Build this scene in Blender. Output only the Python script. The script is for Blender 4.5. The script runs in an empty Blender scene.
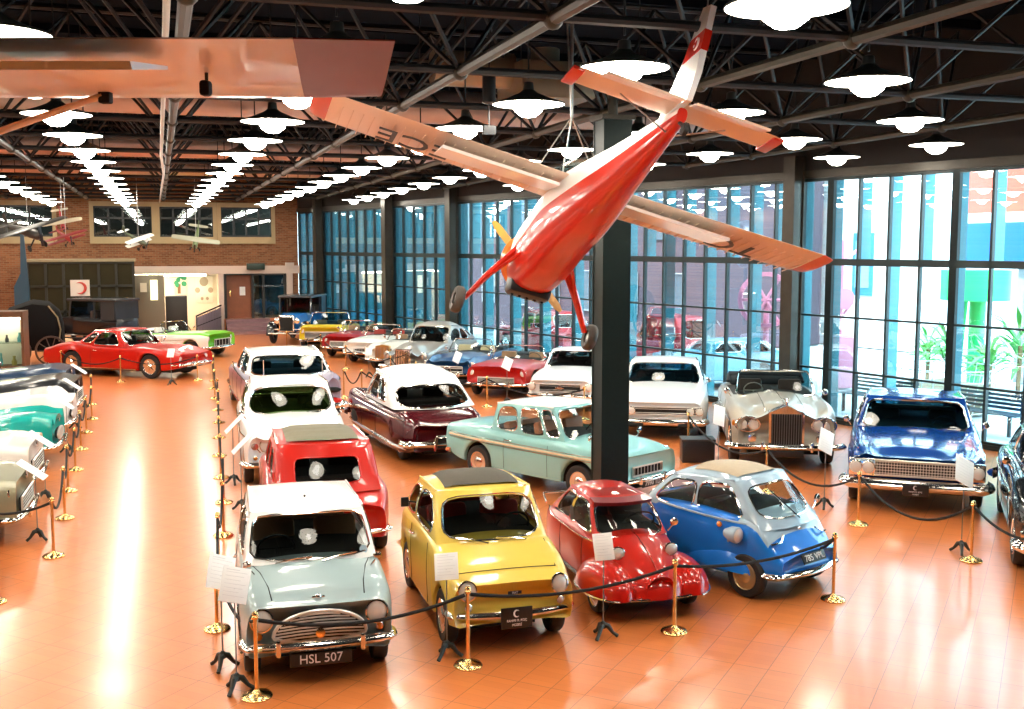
import bpy, bmesh, math, random
from mathutils import Vector, Matrix
random.seed(7)
C = bpy.context.scene.collection
SC = bpy.context.scene
PI = math.pi
# ------------------------------------------------------------------ camera, sky, exposure
F_PX, CAM_H, YAW, PITCH = 1080.0, 4.0, math.radians(18.06), math.atan(109.5 / 1080.0)
cd = bpy.data.cameras.new('camera'); cam = bpy.data.objects.new('camera', cd); C.objects.link(cam)
cd.sensor_width = 36.0; cd.lens = 36.0 * F_PX / 1024.0; cd.clip_end = 400
cam.location = (0, 0, CAM_H)
FW = Vector((math.sin(YAW) * math.cos(PITCH), math.cos(YAW) * math.cos(PITCH), -math.sin(PITCH)))
RT = Vector((math.cos(YAW), -math.sin(YAW), 0)); UP = RT.cross(FW)
cam.matrix_world = Matrix(((RT.x, UP.x, -FW.x, 0), (RT.y, UP.y, -FW.y, 0), (RT.z, UP.z, -FW.z, CAM_H), (0, 0, 0, 1)))
SC.camera = cam
SC.view_settings.view_transform = 'Standard'; SC.view_settings.look = 'None'
SC.view_settings.gamma = 1.0; SC.view_settings.use_curve_mapping = False
SC.view_settings.exposure = 0.9
SC.cycles.use_denoising = True
SC.cycles.max_bounces = 8; SC.cycles.diffuse_bounces = 3; SC.cycles.glossy_bounces = 4
SC.cycles.transparent_max_bounces = 16; SC.cycles.transmission_bounces = 4
SC.cycles.caustics_reflective = False; SC.cycles.caustics_refractive = False
SC.cycles.sample_clamp_indirect = 8.0
world = bpy.data.worlds.new('sky'); SC.world = world; world.use_nodes = True
bg = world.node_tree.nodes['Background']; bg.inputs[0].default_value = (0.62, 0.88, 1.0, 1); bg.inputs[1].default_value = 6.5
LAMP_E, BULB_E = 10.5, 22.0
ORD = 'first second third fourth fifth sixth seventh eighth ninth tenth eleventh twelfth thirteenth fourteenth fifteenth sixteenth seventeenth'.split()
sl = bpy.data.lights.new('sun', 'SUN'); sun = bpy.data.objects.new('sun', sl); C.objects.link(sun)   # stands over the hall's roof, lights the yard beyond the glass
sl.energy = 8.0; sl.angle = math.radians(1.0); sl.color = (1.0, 0.97, 0.92)
sun.rotation_euler = Vector((0.55, 0.15, -0.95)).to_track_quat('-Z', 'Y').to_euler()

def W(px, py, z=0.0):
    """world point at height z seen at a pixel of the photograph"""
    d = FW * F_PX + RT * (px - 512) + UP * (354.5 - py)
    t = (z - CAM_H) / d.z
    return Vector((d.x * t, d.y * t, z))
def in_frame(p):
    v = Vector(p) - Vector((0, 0, CAM_H)); z = v.dot(FW)
    return z > .3 and abs(v.dot(RT) / z * F_PX) < 512 and abs(v.dot(UP) / z * F_PX) < 354
def CV(x, d, h):
    """camera-aligned horizontal frame: x to the right, d ahead, h above the floor"""
    return Vector((x * math.cos(YAW) + d * math.sin(YAW), -x * math.sin(YAW) + d * math.cos(YAW), h))
# ------------------------------------------------------------------ materials
MC = {}
def mat(name, col, rough=0.5, metal=0.0, coat=0.0, emit=None, es=0.0, spec=0.5):
    if name in MC: return MC[name]
    m = bpy.data.materials.new(name); m.use_nodes = True
    b = m.node_tree.nodes['Principled BSDF']
    b.inputs['Base Color'].default_value = (*col, 1); b.inputs['Roughness'].default_value = rough
    b.inputs['Metallic'].default_value = metal; b.inputs['Coat Weight'].default_value = coat
    b.inputs['Coat Roughness'].default_value = 0.05; b.inputs['Specular IOR Level'].default_value = spec
    if emit: b.inputs['Emission Color'].default_value = (*emit, 1); b.inputs['Emission Strength'].default_value = es
    MC[name] = m; return m
def noisy(m, scale=8.0, amt=0.15, dark=None, bump=0.0):
    nt = m.node_tree; b = nt.nodes['Principled BSDF']
    n = nt.nodes.new('ShaderNodeTexNoise'); n.inputs['Scale'].default_value = scale; n.inputs['Detail'].default_value = 4
    g = nt.nodes.new('ShaderNodeNewGeometry'); nt.links.new(g.outputs['Position'], n.inputs['Vector'])
    mx = nt.nodes.new('ShaderNodeMixRGB'); c = b.inputs['Base Color'].default_value[:]
    mx.inputs[1].default_value = c; d = dark or tuple(x * (1 - amt * 2) for x in c[:3]); mx.inputs[2].default_value = (*d[:3], 1)
    nt.links.new(n.outputs['Fac'], mx.inputs[0]); nt.links.new(mx.outputs[0], b.inputs['Base Color'])
    if bump:
        bp = nt.nodes.new('ShaderNodeBump'); bp.inputs['Strength'].default_value = bump; bp.inputs['Distance'].default_value = 0.02
        nt.links.new(n.outputs['Fac'], bp.inputs['Height']); nt.links.new(bp.outputs[0], b.inputs['Normal'])
    return m
def paint(name, col, rough=0.28, metal=0.0): return mat('paint_' + name, col, rough if rough < .17 else max(rough, .3), metal, 0.65, spec=0.25)
def glass(name, tint, refl=0.1, rough=0.0, refl_col=(1, 1, 1)):
    if name in MC: return MC[name]
    m = bpy.data.materials.new(name); m.use_nodes = True; nt = m.node_tree
    nt.nodes.remove(nt.nodes['Principled BSDF']); out = nt.nodes['Material Output']
    t = nt.nodes.new('ShaderNodeBsdfTransparent'); t.inputs[0].default_value = (*tint, 1)
    g = nt.nodes.new('ShaderNodeBsdfGlossy'); g.inputs['Roughness'].default_value = rough; g.inputs[0].default_value = (*refl_col, 1)
    fr = nt.nodes.new('ShaderNodeLayerWeight'); fr.inputs[0].default_value = 0.35
    ma = nt.nodes.new('ShaderNodeMath'); ma.operation = 'MULTIPLY_ADD'; ma.inputs[1].default_value = 0.6 if name in ('pane_glass', 'door_glass') else 0.2; ma.inputs[2].default_value = refl
    ma.use_clamp = True
    nt.links.new(fr.outputs['Fresnel'], ma.inputs[0])
    mx = nt.nodes.new('ShaderNodeMixShader'); nt.links.new(ma.outputs[0], mx.inputs[0])
    nt.links.new(t.outputs[0], mx.inputs[1]); nt.links.new(g.outputs[0], mx.inputs[2]); nt.links.new(mx.outputs[0], out.inputs[0])
    MC[name] = m; return m
chrome = mat('chrome', (0.82, 0.8, 0.76), 0.12, 1.0)
chrome_dull = mat('chrome_dull', (0.6, 0.58, 0.54), 0.3, 1.0)
rubber = mat('rubber', (0.015, 0.015, 0.015), 0.6)
black = mat('black', (0.01, 0.01, 0.012), 0.35)
under = mat('underbody', (0.012, 0.012, 0.012), 0.9)
seat_m = mat('seat_dark', (0.05, 0.035, 0.03), 0.6)
seat_tan = mat('seat_tan', (0.4, 0.22, 0.12), 0.6)
seat_red = mat('seat_red', (0.45, 0.03, 0.02), 0.5)
carpet = mat('cabin_floor', (0.02, 0.018, 0.016), 0.9)
brass = mat('brass', (0.83, 0.58, 0.24), 0.22, 1.0)
velvet = mat('velvet', (0.006, 0.006, 0.007), 0.8)
iron = noisy(mat('cast_iron', (0.02, 0.025, 0.022), 0.5), 30)
rod_m = mat('grey_rod', (0.25, 0.25, 0.25), 0.4, 0.6)
paper = mat('paper', (0.9, 0.9, 0.9), 0.6)
ink = mat('ink', (0.25, 0.25, 0.27), 0.7)
white_wall = mat('whitewall', (0.8, 0.78, 0.72), 0.6)
lens_m = mat('lens', (0.78, 0.78, 0.74), 0.08, 0.1, 1.0); bright_trim = mat('bright_trim', (0.75, 0.75, 0.72), 0.3, 0.35)
amber = mat('amber_lens', (0.8, 0.25, 0.02), 0.15, 0, 1.0)
redlens = mat('red_lens', (0.6, 0.01, 0.01), 0.15, 0, 1.0)
plate_blk = mat('plate_black', (0.01, 0.01, 0.01), 0.4)
plate_txt = mat('plate_white', (0.8, 0.8, 0.8), 0.5)
car_glass = glass('car_glass', (0.36, 0.39, 0.38), 0.008)
clear_glass = glass('clear_glass', (0.8, 0.86, 0.85), 0.03)
green_glass = glass('green_glass', (0.32, 0.44, 0.2), 0.012)
blue_glass = glass('blue_glass', (0.2, 0.38, 0.46), 0.02)
pane_glass = glass('pane_glass', (0.86, 0.95, 0.97), 0.05)
# ------------------------------------------------------------------ mesh building
class MB:
    def __init__(s): s.v = []; s.f = []; s.m = []; s.sm = []
    def add(s, vs, fs, mi=0, smooth=True):
        o = len(s.v); s.v += [tuple(v) for v in vs]
        for f in fs: s.f.append(tuple(i + o for i in f)); s.m.append(mi); s.sm.append(smooth)
    def box(s, x0, x1, y0, y1, z0, z1, mi=0, M=None):
        vs = [Vector((x, y, z)) for x in (x0, x1) for y in (y0, y1) for z in (z0, z1)]
        if M: vs = [M @ v for v in vs]
        s.add(vs, [(0, 1, 3, 2), (4, 6, 7, 5), (0, 4, 5, 1), (2, 3, 7, 6), (0, 2, 6, 4), (1, 5, 7, 3)], mi, False)
    def rbox(s, x0, x1, y0, y1, z0, z1, r=0.02, mi=0, M=None, seg=2):
        bm = bmesh.new(); bmesh.ops.create_cube(bm, size=1)
        for v in bm.verts: v.co = Vector(((x0 + x1) / 2 + v.co.x * (x1 - x0), (y0 + y1) / 2 + v.co.y * (y1 - y0), (z0 + z1) / 2 + v.co.z * (z1 - z0)))
        bmesh.ops.bevel(bm, geom=bm.edges[:], offset=r, segments=seg, affect='EDGES', profile=0.5)
        s.frombm(bm, mi, M); bm.free()
    def frombm(s, bm, mi=0, M=None):
        bm.verts.index_update()
        s.add([(M @ v.co) if M else v.co for v in bm.verts], [[v.index for v in f.verts] for f in bm.faces], mi, True)
    def tube(s, pts, r, n=6, mi=0, cap=True, closed=False, rz=None):
        pts = [Vector(p) for p in pts]; k = len(pts)
        rr = r if isinstance(r, (list, tuple)) else [r] * k
        t0 = None; rings = []
        for i, p in enumerate(pts):
            if closed: t = pts[(i + 1) % k] - pts[i - 1]
            else: t = pts[min(i + 1, k - 1)] - pts[max(i - 1, 0)]
            if t.length < 1e-9: t = Vector((0, 0, 1))
            t.normalize()
            if t0 is None:
                a = Vector((0, 0, 1)) if abs(t.z) < 0.9 else Vector((1, 0, 0)); u = a.cross(t).normalized()
            else: u = (u - t * u.dot(t)); u = u.normalized() if u.length > 1e-6 else t.orthogonal().normalized()
            t0 = t; w = t.cross(u)
            rings.append([p + (u * math.cos(q) + w * math.sin(q) * (rz or 1)) * rr[i] for q in [2 * PI * j / n for j in range(n)]])
        vs = [v for g in rings for v in g]; fs = []
        for i in range(k if closed else k - 1):
            a, b = i * n, ((i + 1) % k) * n
            for j in range(n): fs.append((a + j, a + (j + 1) % n, b + (j + 1) % n, b + j))
        if cap and not closed: fs.append(tuple(range(n))[::-1]); fs.append(tuple((k - 1) * n + j for j in range(n)))
        s.add(vs, fs, mi, True)
    def lathe(s, prof, n=24, M=None, mi=0, closed=False, cap=True):
        """profile (r, h) turned about local z; closed joins last to first"""
        vs = []; fs = []; k = len(prof)
        for r, h in prof:
            for j in range(n):
                a = 2 * PI * j / n; v = Vector((r * math.cos(a), r * math.sin(a), h)); vs.append(M @ v if M else v)
        for i in range(k if closed else k - 1):
            a, b = i * n, ((i + 1) % k) * n
            for j in range(n): fs.append((a + j, a + (j + 1) % n, b + (j + 1) % n, b + j))
        if not closed and cap:
            if prof[0][0] > 1e-4: fs.append(tuple(range(n))[::-1])
            if prof[-1][0] > 1e-4: fs.append(tuple((k - 1) * n + j for j in range(n)))
        s.add(vs, fs, mi, True)
    def loft(s, rings, mi=0, cap=True, closed=True, mf=None):
        n = len(rings[0]); vs = [v for g in rings for v in g]; 
        o = len(s.v); s.v += [tuple(v) for v in vs]
        for i in range(len(rings) - 1):
            for j in range(n if closed else n - 1):
                q = (j + 1) % n
                s.f.append((o + i * n + j, o + i * n + q, o + (i + 1) * n + q, o + (i + 1) * n + j)); s.m.append(mf(i, j) if mf else mi); s.sm.append(True)
        if cap:
            s.f.append(tuple(o + j for j in range(n))[::-1]); s.m.append(mi); s.sm.append(True)
            s.f.append(tuple(o + (len(rings) - 1) * n + j for j in range(n))); s.m.append(mi); s.sm.append(True)
    def prism(s, pts, ax, a0, a1, mi=0, M=None):
        """2-D outline extruded along axis ax (0,1,2)"""
        n = len(pts); vs = []
        for a in (a0, a1):
            for p in pts:
                c = [p[0], p[1]]; c.insert(ax, a); v = Vector(c); vs.append(M @ v if M else v)
        s.add(vs, [tuple(range(n))[::-1], tuple(range(n, 2 * n))] + [(j, (j + 1) % n, n + (j + 1) % n, n + j) for j in range(n)], mi, False)
    def ell(s, c, r, n=16, k=10, zmin=None, mi=0, M=None):
        vs = []; fs = []
        for i in range(k + 1):
            p = PI * i / k
            for j in range(n):
                a = 2 * PI * j / n; z = c[2] + r[2] * math.cos(p)
                if zmin is not None: z = max(z, zmin)
                v = Vector((c[0] + r[0] * math.sin(p) * math.cos(a), c[1] + r[1] * math.sin(p) * math.sin(a), z)); vs.append(M @ v if M else v)
        for i in range(k):
            for j in range(n): fs.append((i * n + j, (i + 1) * n + j, (i + 1) * n + (j + 1) % n, i * n + (j + 1) % n))
        s.add(vs, fs, mi, True)
    def mesh(s, name, mats, sharp=40):
        me = bpy.data.meshes.new(name); me.from_pydata(s.v, [], s.f)
        for m in (mats if isinstance(mats, (list, tuple)) else [mats]): me.materials.append(m)
        me.polygons.foreach_set('material_index', s.m)
        bm = bmesh.new(); bm.from_mesh(me); bmesh.ops.remove_doubles(bm, verts=bm.verts, dist=1e-5)
        bmesh.ops.recalc_face_normals(bm, faces=bm.faces); bm.to_mesh(me); bm.free()
        me.polygons.foreach_set('use_smooth', [True] * len(me.polygons))
        me.set_sharp_from_angle(angle=math.radians(sharp)); me.update()
        return me
    def obj(s, name, mats, parent=None, sharp=40, M=None):
        o = bpy.data.objects.new(name, s.mesh(name, mats, sharp)); C.objects.link(o)
        if parent: o.parent = parent
        if M: o.matrix_local = M
        return o
def tag(o, label=None, cat=None, group=None, kind=None):
    if label: o['label'] = label
    if cat: o['category'] = cat
    if group: o['group'] = group
    if kind: o['kind'] = kind
    return o
def empty(name, label, cat, loc=(0, 0, 0), rz=0.0, group=None, M=None):
    o = bpy.data.objects.new(name, None); C.objects.link(o); o.empty_display_size = 0.2
    if M: o.matrix_world = M
    else: o.location = loc; o.rotation_euler = (0, 0, rz)
    return tag(o, label, cat, group)
def copy_tree(o, parent=None):
    c = o.copy(); C.objects.link(c); c.parent = parent
    for ch in list(o.children): copy_tree(ch, c)
    return c
def struct(mb, name, mats, sharp=40): return tag(mb.obj(name, mats, None, sharp), kind='structure')
TXT = {}
def text_obj(txt, size, m, name, parent, M, label=None, ext=0.003, cx='CENTER'):
    cu = bpy.data.curves.new(name, 'FONT'); cu.body = txt; cu.size = size; cu.align_x = cx; cu.align_y = 'CENTER'; cu.extrude = ext; cu.resolution_u = 3
    t = bpy.data.objects.new(name, cu); C.objects.link(t)
    dg = bpy.context.evaluated_depsgraph_get(); me = bpy.data.meshes.new_from_object(t.evaluated_get(dg))
    bpy.data.objects.remove(t); bpy.data.curves.remove(cu)
    me.materials.clear(); me.materials.append(m); me.name = name
    o = bpy.data.objects.new(name, me); C.objects.link(o); o.parent = parent; o.matrix_local = M
    if label: o['label'] = label
    return o
def frame(o, x, y):
    """matrix with given origin, local x and y directions"""
    x = Vector(x).normalized(); y = Vector(y); y = (y - x * y.dot(x)).normalized(); z = x.cross(y)
    return Matrix(((x.x, y.x, z.x, o[0]), (x.y, y.y, z.y, o[1]), (x.z, y.z, z.z, o[2]), (0, 0, 0, 1)))
def pchip(pts):
    xs = [p[0] for p in pts]; ys = [p[1] for p in pts]; n = len(xs)
    if n == 1: return lambda x: ys[0]
    h = [xs[i + 1] - xs[i] for i in range(n - 1)]; d = [(ys[i + 1] - ys[i]) / h[i] for i in range(n - 1)]
    m = [d[0]] + [0 if d[i - 1] * d[i] <= 0 else 2 * d[i - 1] * d[i] / (d[i - 1] + d[i]) for i in range(1, n - 1)] + [d[-1]]
    def f(x):
        if x <= xs[0]: return ys[0]
        if x >= xs[-1]: return ys[-1]
        i = max(j for j in range(n - 1) if xs[j] <= x); t = (x - xs[i]) / h[i]
        return ((1 + 2 * t) * (1 - t) ** 2 * ys[i] + t * (1 - t) ** 2 * h[i] * m[i] + t * t * (3 - 2 * t) * ys[i + 1] + t * t * (t - 1) * h[i] * m[i + 1])
    return f
def lerp(a, b, t): return a + (b - a) * t
# ------------------------------------------------------------------ the hall
def emis(name, col, s):
    m = bpy.data.materials.new(name); m.use_nodes = True; b = m.node_tree.nodes['Principled BSDF']
    b.inputs['Base Color'].default_value = (*col, 1); b.inputs['Emission Color'].default_value = (*col, 1); b.inputs['Emission Strength'].default_value = s; return m
WA, WB = Vector((20.7, -3.0, 0)), Vector((6.2, 51.2, 0))       # foot of the long glazed wall
WD = (WB - WA).normalized(); WN = Vector((WD.y, -WD.x, 0))      # along it (away from us), and outward
BACK_Y, LEFT_X, NEAR_Y, ROOF = 51.2, -10.5, -3.0, 8.3
def wallM(u, n=0.0, z=0.0):                                     # u metres along the glazed wall from WA, n outward
    p = WA + WD * u + WN * n; p.z = z; return p
WM = Matrix(((WD.x, WN.x, 0, WA.x), (WD.y, WN.y, 0, WA.y), (0, 0, 1, 0), (0, 0, 0, 1)))
def floor_mat():
    m = mat('terracotta', (0.62, 0.17, 0.055), 0.3, 0, 0.35, spec=0.7); nt = m.node_tree; b = nt.nodes['Principled BSDF']
    b.inputs['Coat Roughness'].default_value = 0.12
    tc = nt.nodes.new('ShaderNodeTexCoord'); mp = nt.nodes.new('ShaderNodeMapping'); mp.inputs['Rotation'].default_value = (0, 0, math.radians(45))
    def bricks(w, h, ms, c1, c2, cm):
        br = nt.nodes.new('ShaderNodeTexBrick'); br.inputs['Scale'].default_value = 1.0; br.inputs['Brick Width'].default_value = w; br.inputs['Row Height'].default_value = h
        br.inputs['Mortar Size'].default_value = ms; br.offset = 0.0; br.inputs['Color1'].default_value = (*c1, 1); br.inputs['Color2'].default_value = (*c2, 1); br.inputs['Mortar'].default_value = (*cm, 1)
        nt.links.new(mp.outputs[0], br.inputs['Vector']); return br
    br = bricks(0.33, 0.66, 0.0035, (1, 1, 1), (1, 1, 1), (.5, .42, .4))       # long dark joints between strips
    b2 = bricks(0.33, 0.11, 0.002, (0.78, 0.235, 0.062), (0.73, 0.21, 0.054), (0.62, 0.17, 0.045))
    ml = nt.nodes.new('ShaderNodeMixRGB'); ml.blend_type = 'MULTIPLY'; ml.inputs[0].default_value = 1.0
    nt.links.new(br.outputs['Color'], ml.inputs[1]); nt.links.new(b2.outputs['Color'], ml.inputs[2])
    no = nt.nodes.new('ShaderNodeTexNoise'); no.inputs['Scale'].default_value = 0.5
    mx = nt.nodes.new('ShaderNodeMixRGB'); mx.blend_type = 'MULTIPLY'; mx.inputs[0].default_value = 0.08
    nt.links.new(tc.outputs['Object'], mp.inputs['Vector']); nt.links.new(tc.outputs['Object'], no.inputs['Vector'])
    nt.links.new(ml.outputs[0], mx.inputs[1]); nt.links.new(no.outputs['Fac'], mx.inputs[2]); nt.links.new(mx.outputs[0], b.inputs['Base Color'])
    return m
g = MB(); g.add([(LEFT_X, NEAR_Y, 0), (20.7, NEAR_Y, 0), (6.2, BACK_Y, 0), (LEFT_X, BACK_Y, 0)], [(0, 1, 2, 3)], 0, False)
struct(g, 'floor', floor_mat())
deck = noisy(mat('roof_deck', (0.005, 0.009, 0.016), 1.0, spec=0.1), 2)
RF = [(LEFT_X - 0.3, NEAR_Y - 0.3), (21.2, NEAR_Y - 0.3), (6.65, BACK_Y + 4), (LEFT_X - 0.3, BACK_Y + 4)]
g = MB(); g.prism(RF, 2, ROOF, ROOF + 0.2)
for i in range(28):
    y = NEAR_Y + 1 + i * 1.95; xe = lerp(20.7, 6.2, (y - NEAR_Y) / (BACK_Y - NEAR_Y)); g.box(LEFT_X, xe, y, y + 0.12, ROOF - 0.16, ROOF)
struct(g, 'ceiling', deck)
def brick_mat():
    m = mat('old_brick', (0.4, 0.16, 0.09), 0.95, spec=0.1); nt = m.node_tree; b = nt.nodes['Principled BSDF']
    tc = nt.nodes.new('ShaderNodeTexCoord'); sp = nt.nodes.new('ShaderNodeSeparateXYZ'); cb = nt.nodes.new('ShaderNodeCombineXYZ')
    nt.links.new(tc.outputs['Object'], sp.inputs[0]); nt.links.new(sp.outputs['X'], cb.inputs[0]); nt.links.new(sp.outputs['Z'], cb.inputs[1])
    br = nt.nodes.new('ShaderNodeTexBrick'); br.inputs['Scale'].default_value = 1; br.inputs['Brick Width'].default_value = 0.24; br.inputs['Row Height'].default_value = 0.08
    br.inputs['Mortar Size'].default_value = 0.012; br.inputs['Color1'].default_value = (0.3, 0.125, 0.06, 1); br.inputs['Color2'].default_value = (0.17, 0.06, 0.03, 1); br.inputs['Mortar'].default_value = (0.25, 0.16, 0.09, 1)
    nt.links.new(cb.outputs[0], br.inputs['Vector'])
    no = nt.nodes.new('ShaderNodeTexNoise'); no.inputs['Scale'].default_value = 1.6; no.inputs['Detail'].default_value = 6
    mx = nt.nodes.new('ShaderNodeMixRGB'); mx.blend_type = 'OVERLAY'; mx.inputs[0].default_value = 0.8
    nt.links.new(br.outputs['Color'], mx.inputs[1]); nt.links.new(no.outputs['Fac'], mx.inputs[2]); nt.links.new(mx.outputs[0], b.inputs['Base Color'])
    return m
brick = brick_mat(); cream = noisy(mat('cream_stone', (0.45, 0.34, 0.18), 0.7), 3, 0.08); pale = mat('pale_beam', (0.62, 0.5, 0.42), 0.7)
plaster = mat('lit_plaster', (0.85, 0.78, 0.6), 0.7); dark_wall = noisy(mat('dark_plaster', (0.03, 0.027, 0.025), 0.9), 2)
# back wall pieces: brick above, opening below
BX = lambda px: W(px, 250, 4.0).x if False else None
def bx(px):                                                     # x on the back wall plane seen at pixel column px
    d = FW * F_PX + RT * (px - 512) + UP * (354.5 - 260); return d.x / d.y * BACK_Y
def bz(px, py):
    d = FW * F_PX + RT * (px - 512) + UP * (354.5 - py); return CAM_H + d.z / d.y * BACK_Y
ZL = bz(200, 272); ZB = bz(200, 265)                            # lintel bottom and brick bottom
g = MB()
wins = [(bx(-40), bx(54)), (bx(95), bx(153)), (bx(161), bx(214)), (bx(222), bx(272))]
wz0, wz1 = bz(200, 237), bz(200, 207)
xs = [LEFT_X] + [v for w in wins for v in w] + [6.2]
for i in range(0, len(xs), 2): g.box(xs[i], xs[i + 1], BACK_Y, BACK_Y + 0.4, ZL, ROOF)
for a, b_ in wins: g.box(a, b_, BACK_Y, BACK_Y + 0.4, ZL, wz0); g.box(a, b_, BACK_Y, BACK_Y + 0.4, wz1, ROOF)
g.box(bx(287), 6.2, BACK_Y, BACK_Y + 0.4, 0, ZL); g.box(LEFT_X, bx(22), BACK_Y, BACK_Y + 0.4, 0, ZL)
struct(g, 'wall_back', brick)
g = MB(); g.box(bx(22), 6.25, BACK_Y - 0.12, BACK_Y + 0.42, bz(200, 274), bz(200, 266)); struct(g, 'trim_1', pale)
g = MB(); g.box(bx(218), bx(223), BACK_Y - 0.1, BACK_Y + 0.4, 0, bz(200, 274)); g.box(bx(286), bx(292), BACK_Y - 0.15, BACK_Y + 0.1, 0.6, bz(200, 274)); g.box(bx(285), bx(293.5), BACK_Y - 0.2, BACK_Y + 0.1, bz(200, 268), bz(200, 263)); struct(g, 'trim_2', pale)
dark_win = mat('dark_frame', (0.012, 0.015, 0.014), 0.4)
for i, (a, b_) in enumerate(wins):
    fr = MB(); w = 0.17
    fr.box(a - w, a, BACK_Y - 0.1, BACK_Y + 0.05, wz0 - 0.3, wz1); fr.box(b_, b_ + w, BACK_Y - 0.1, BACK_Y + 0.05, wz0 - 0.3, wz1)
    fr.box(a, b_, BACK_Y - 0.14, BACK_Y + 0.05, wz0 - 0.3, wz0); fr.box(a - w, b_ + w, BACK_Y - 0.1, BACK_Y + 0.05, wz1, wz1 + 0.2)
    o = struct(fr, 'window_%d' % (i + 1), cream)
    s = MB(); n = 4
    for k in range(n + 1):
        x = lerp(a, b_, k / n); s.box(x - 0.04, x + 0.04, BACK_Y + 0.08, BACK_Y + 0.16, wz0, wz1)
    for z in (wz0 + 0.04, lerp(wz0, wz1, 0.62), wz1 - 0.04): s.box(a, b_, BACK_Y + 0.08, BACK_Y + 0.16, z - 0.04, z + 0.04)
    s.obj('window_sash', dark_win, o)
    s = MB(); s.box(a, b_, BACK_Y + 0.11, BACK_Y + 0.125, wz0, wz1); s.obj('window_glass', pane_glass, o)
# dim room seen through the upper windows, lit room below
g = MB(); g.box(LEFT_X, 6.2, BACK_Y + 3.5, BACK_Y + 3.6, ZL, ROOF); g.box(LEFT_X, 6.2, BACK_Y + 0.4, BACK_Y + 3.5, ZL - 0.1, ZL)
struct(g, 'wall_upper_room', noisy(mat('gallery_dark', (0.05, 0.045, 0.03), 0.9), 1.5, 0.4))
g = MB()
RB = BACK_Y + 2.2
g.box(bx(22), bx(221), RB, RB + 0.1, 0, ZL); g.box(bx(22), bx(22) + 0.1, BACK_Y + 0.4, RB, 0, ZL); g.box(bx(221) - 0.1, bx(221), BACK_Y + 0.4, RB, 0, ZL)
struct(g, 'wall_display_room', plaster)
g = MB()
for k in range(3): x = lerp(bx(40), bx(200), (k + .5) / 3); g.rbox(x - 1.4, x + 1.4, BACK_Y + .9, BACK_Y + 1.2, ZL - .2, ZL - .12, .01)
tag(g.obj('added_fill_strip', emis('added_fill_strip', (1.0, .93, .75), 14)), 'added unseen light strips brightening the display room behind the olive carriage body', 'light')  # added emitters with no seen source; they brighten the display room walls
g = MB(); g.box(LEFT_X, 6.2, BACK_Y, RB + 3, -0.12, 0.0); g.box(bx(222), 6.2, BACK_Y - 0.1, RB + 3, 0.0, 0.62); struct(g, 'floor_back_room', MC['terracotta'])
steps = noisy(mat('step_stone', (0.3, 0.16, 0.17), 0.6), 4)
g = MB(); sx0, sx1 = bx(224), bx(268)
for k in range(4): g.box(sx0, sx1, BACK_Y - 1.6 + k * 0.38, BACK_Y - 0.1, 0, 0.155 * (k + 1))
tag(g.obj('entrance_steps', steps), 'low run of mauve stone steps below the wooden door', 'steps')
# door and its glazed neighbours
wood = noisy(mat('door_wood', (0.32, 0.1, 0.04), 0.4), 5, 0.2)
dx0, dx1, dx2, dx3 = bx(226), bx(252), bx(263), bx(285); dz0, dz1 = 0.62, bz(200, 274)
dr = MB(); dr.box(dx0, dx1, BACK_Y + 0.5, BACK_Y + 0.56, dz0, dz1)
d1 = struct(dr, 'door_1', wood)
s = MB(); s.rbox(lerp(dx0, dx1, 0.12), lerp(dx0, dx1, 0.18), BACK_Y + 0.4, BACK_Y + 0.48, dz0 + 1, dz0 + 1.3, 0.01); s.obj('door_handle', brass, d1)
s = MB(); s.box(lerp(dx0, dx1, .52), lerp(dx0, dx1, .74), BACK_Y + 0.46, BACK_Y + 0.5, dz0 + 1.05, dz0 + 1.45); s.obj('notice', paper, d1)
fr = MB()
for x in (dx0 - 0.06, dx1, dx2, dx3): fr.box(x - 0.04, x + 0.06, BACK_Y + 0.1, BACK_Y + 0.6, dz0, dz1)
fr.box(dx0, dx3, BACK_Y + 0.1, BACK_Y + 0.6, dz1 - 0.08, dz1)
d2 = struct(fr, 'door_2', dark_win)
s = MB(); s.box(dx1, dx3, BACK_Y + 0.3, BACK_Y + 0.32, dz0, dz1); s.obj('door_glass', glass('door_glass', (0.4, 0.5, 0.5), 0.1), d2)
g = MB(); g.box(dx0 - 1, dx2, BACK_Y + 2.5, BACK_Y + 2.6, 0.6, dz1); struct(g, 'wall_lobby', mat('lobby', (0.45, 0.25, 0.12), 0.7))
g = MB(); g.box(dx2, 6.3, BACK_Y + 2.5, BACK_Y + 2.6, 0.6, dz1); struct(g, 'wall_lobby_side', mat('lobby_blue', (0.02, 0.08, 0.11), 0.5))
g = MB(); g.rbox(bx(246), bx(264), BACK_Y - 0.35, BACK_Y - 0.14, bz(200, 270), bz(200, 263.5), 0.02)
tag(g.obj('exit_sign_box', mat('sign_green', (0.01, 0.03, 0.02), 0.4)), 'dark green sign box on the beam above the wooden door', 'sign')
# side, near walls and their dado
g = MB(); g.box(LEFT_X - 0.3, LEFT_X, NEAR_Y, BACK_Y, 0, ROOF); struct(g, 'wall_left', brick)
g = MB(); g.box(LEFT_X, 21, NEAR_Y - 0.3, NEAR_Y, 0, ROOF); struct(g, 'wall_near', dark_wall)
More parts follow.
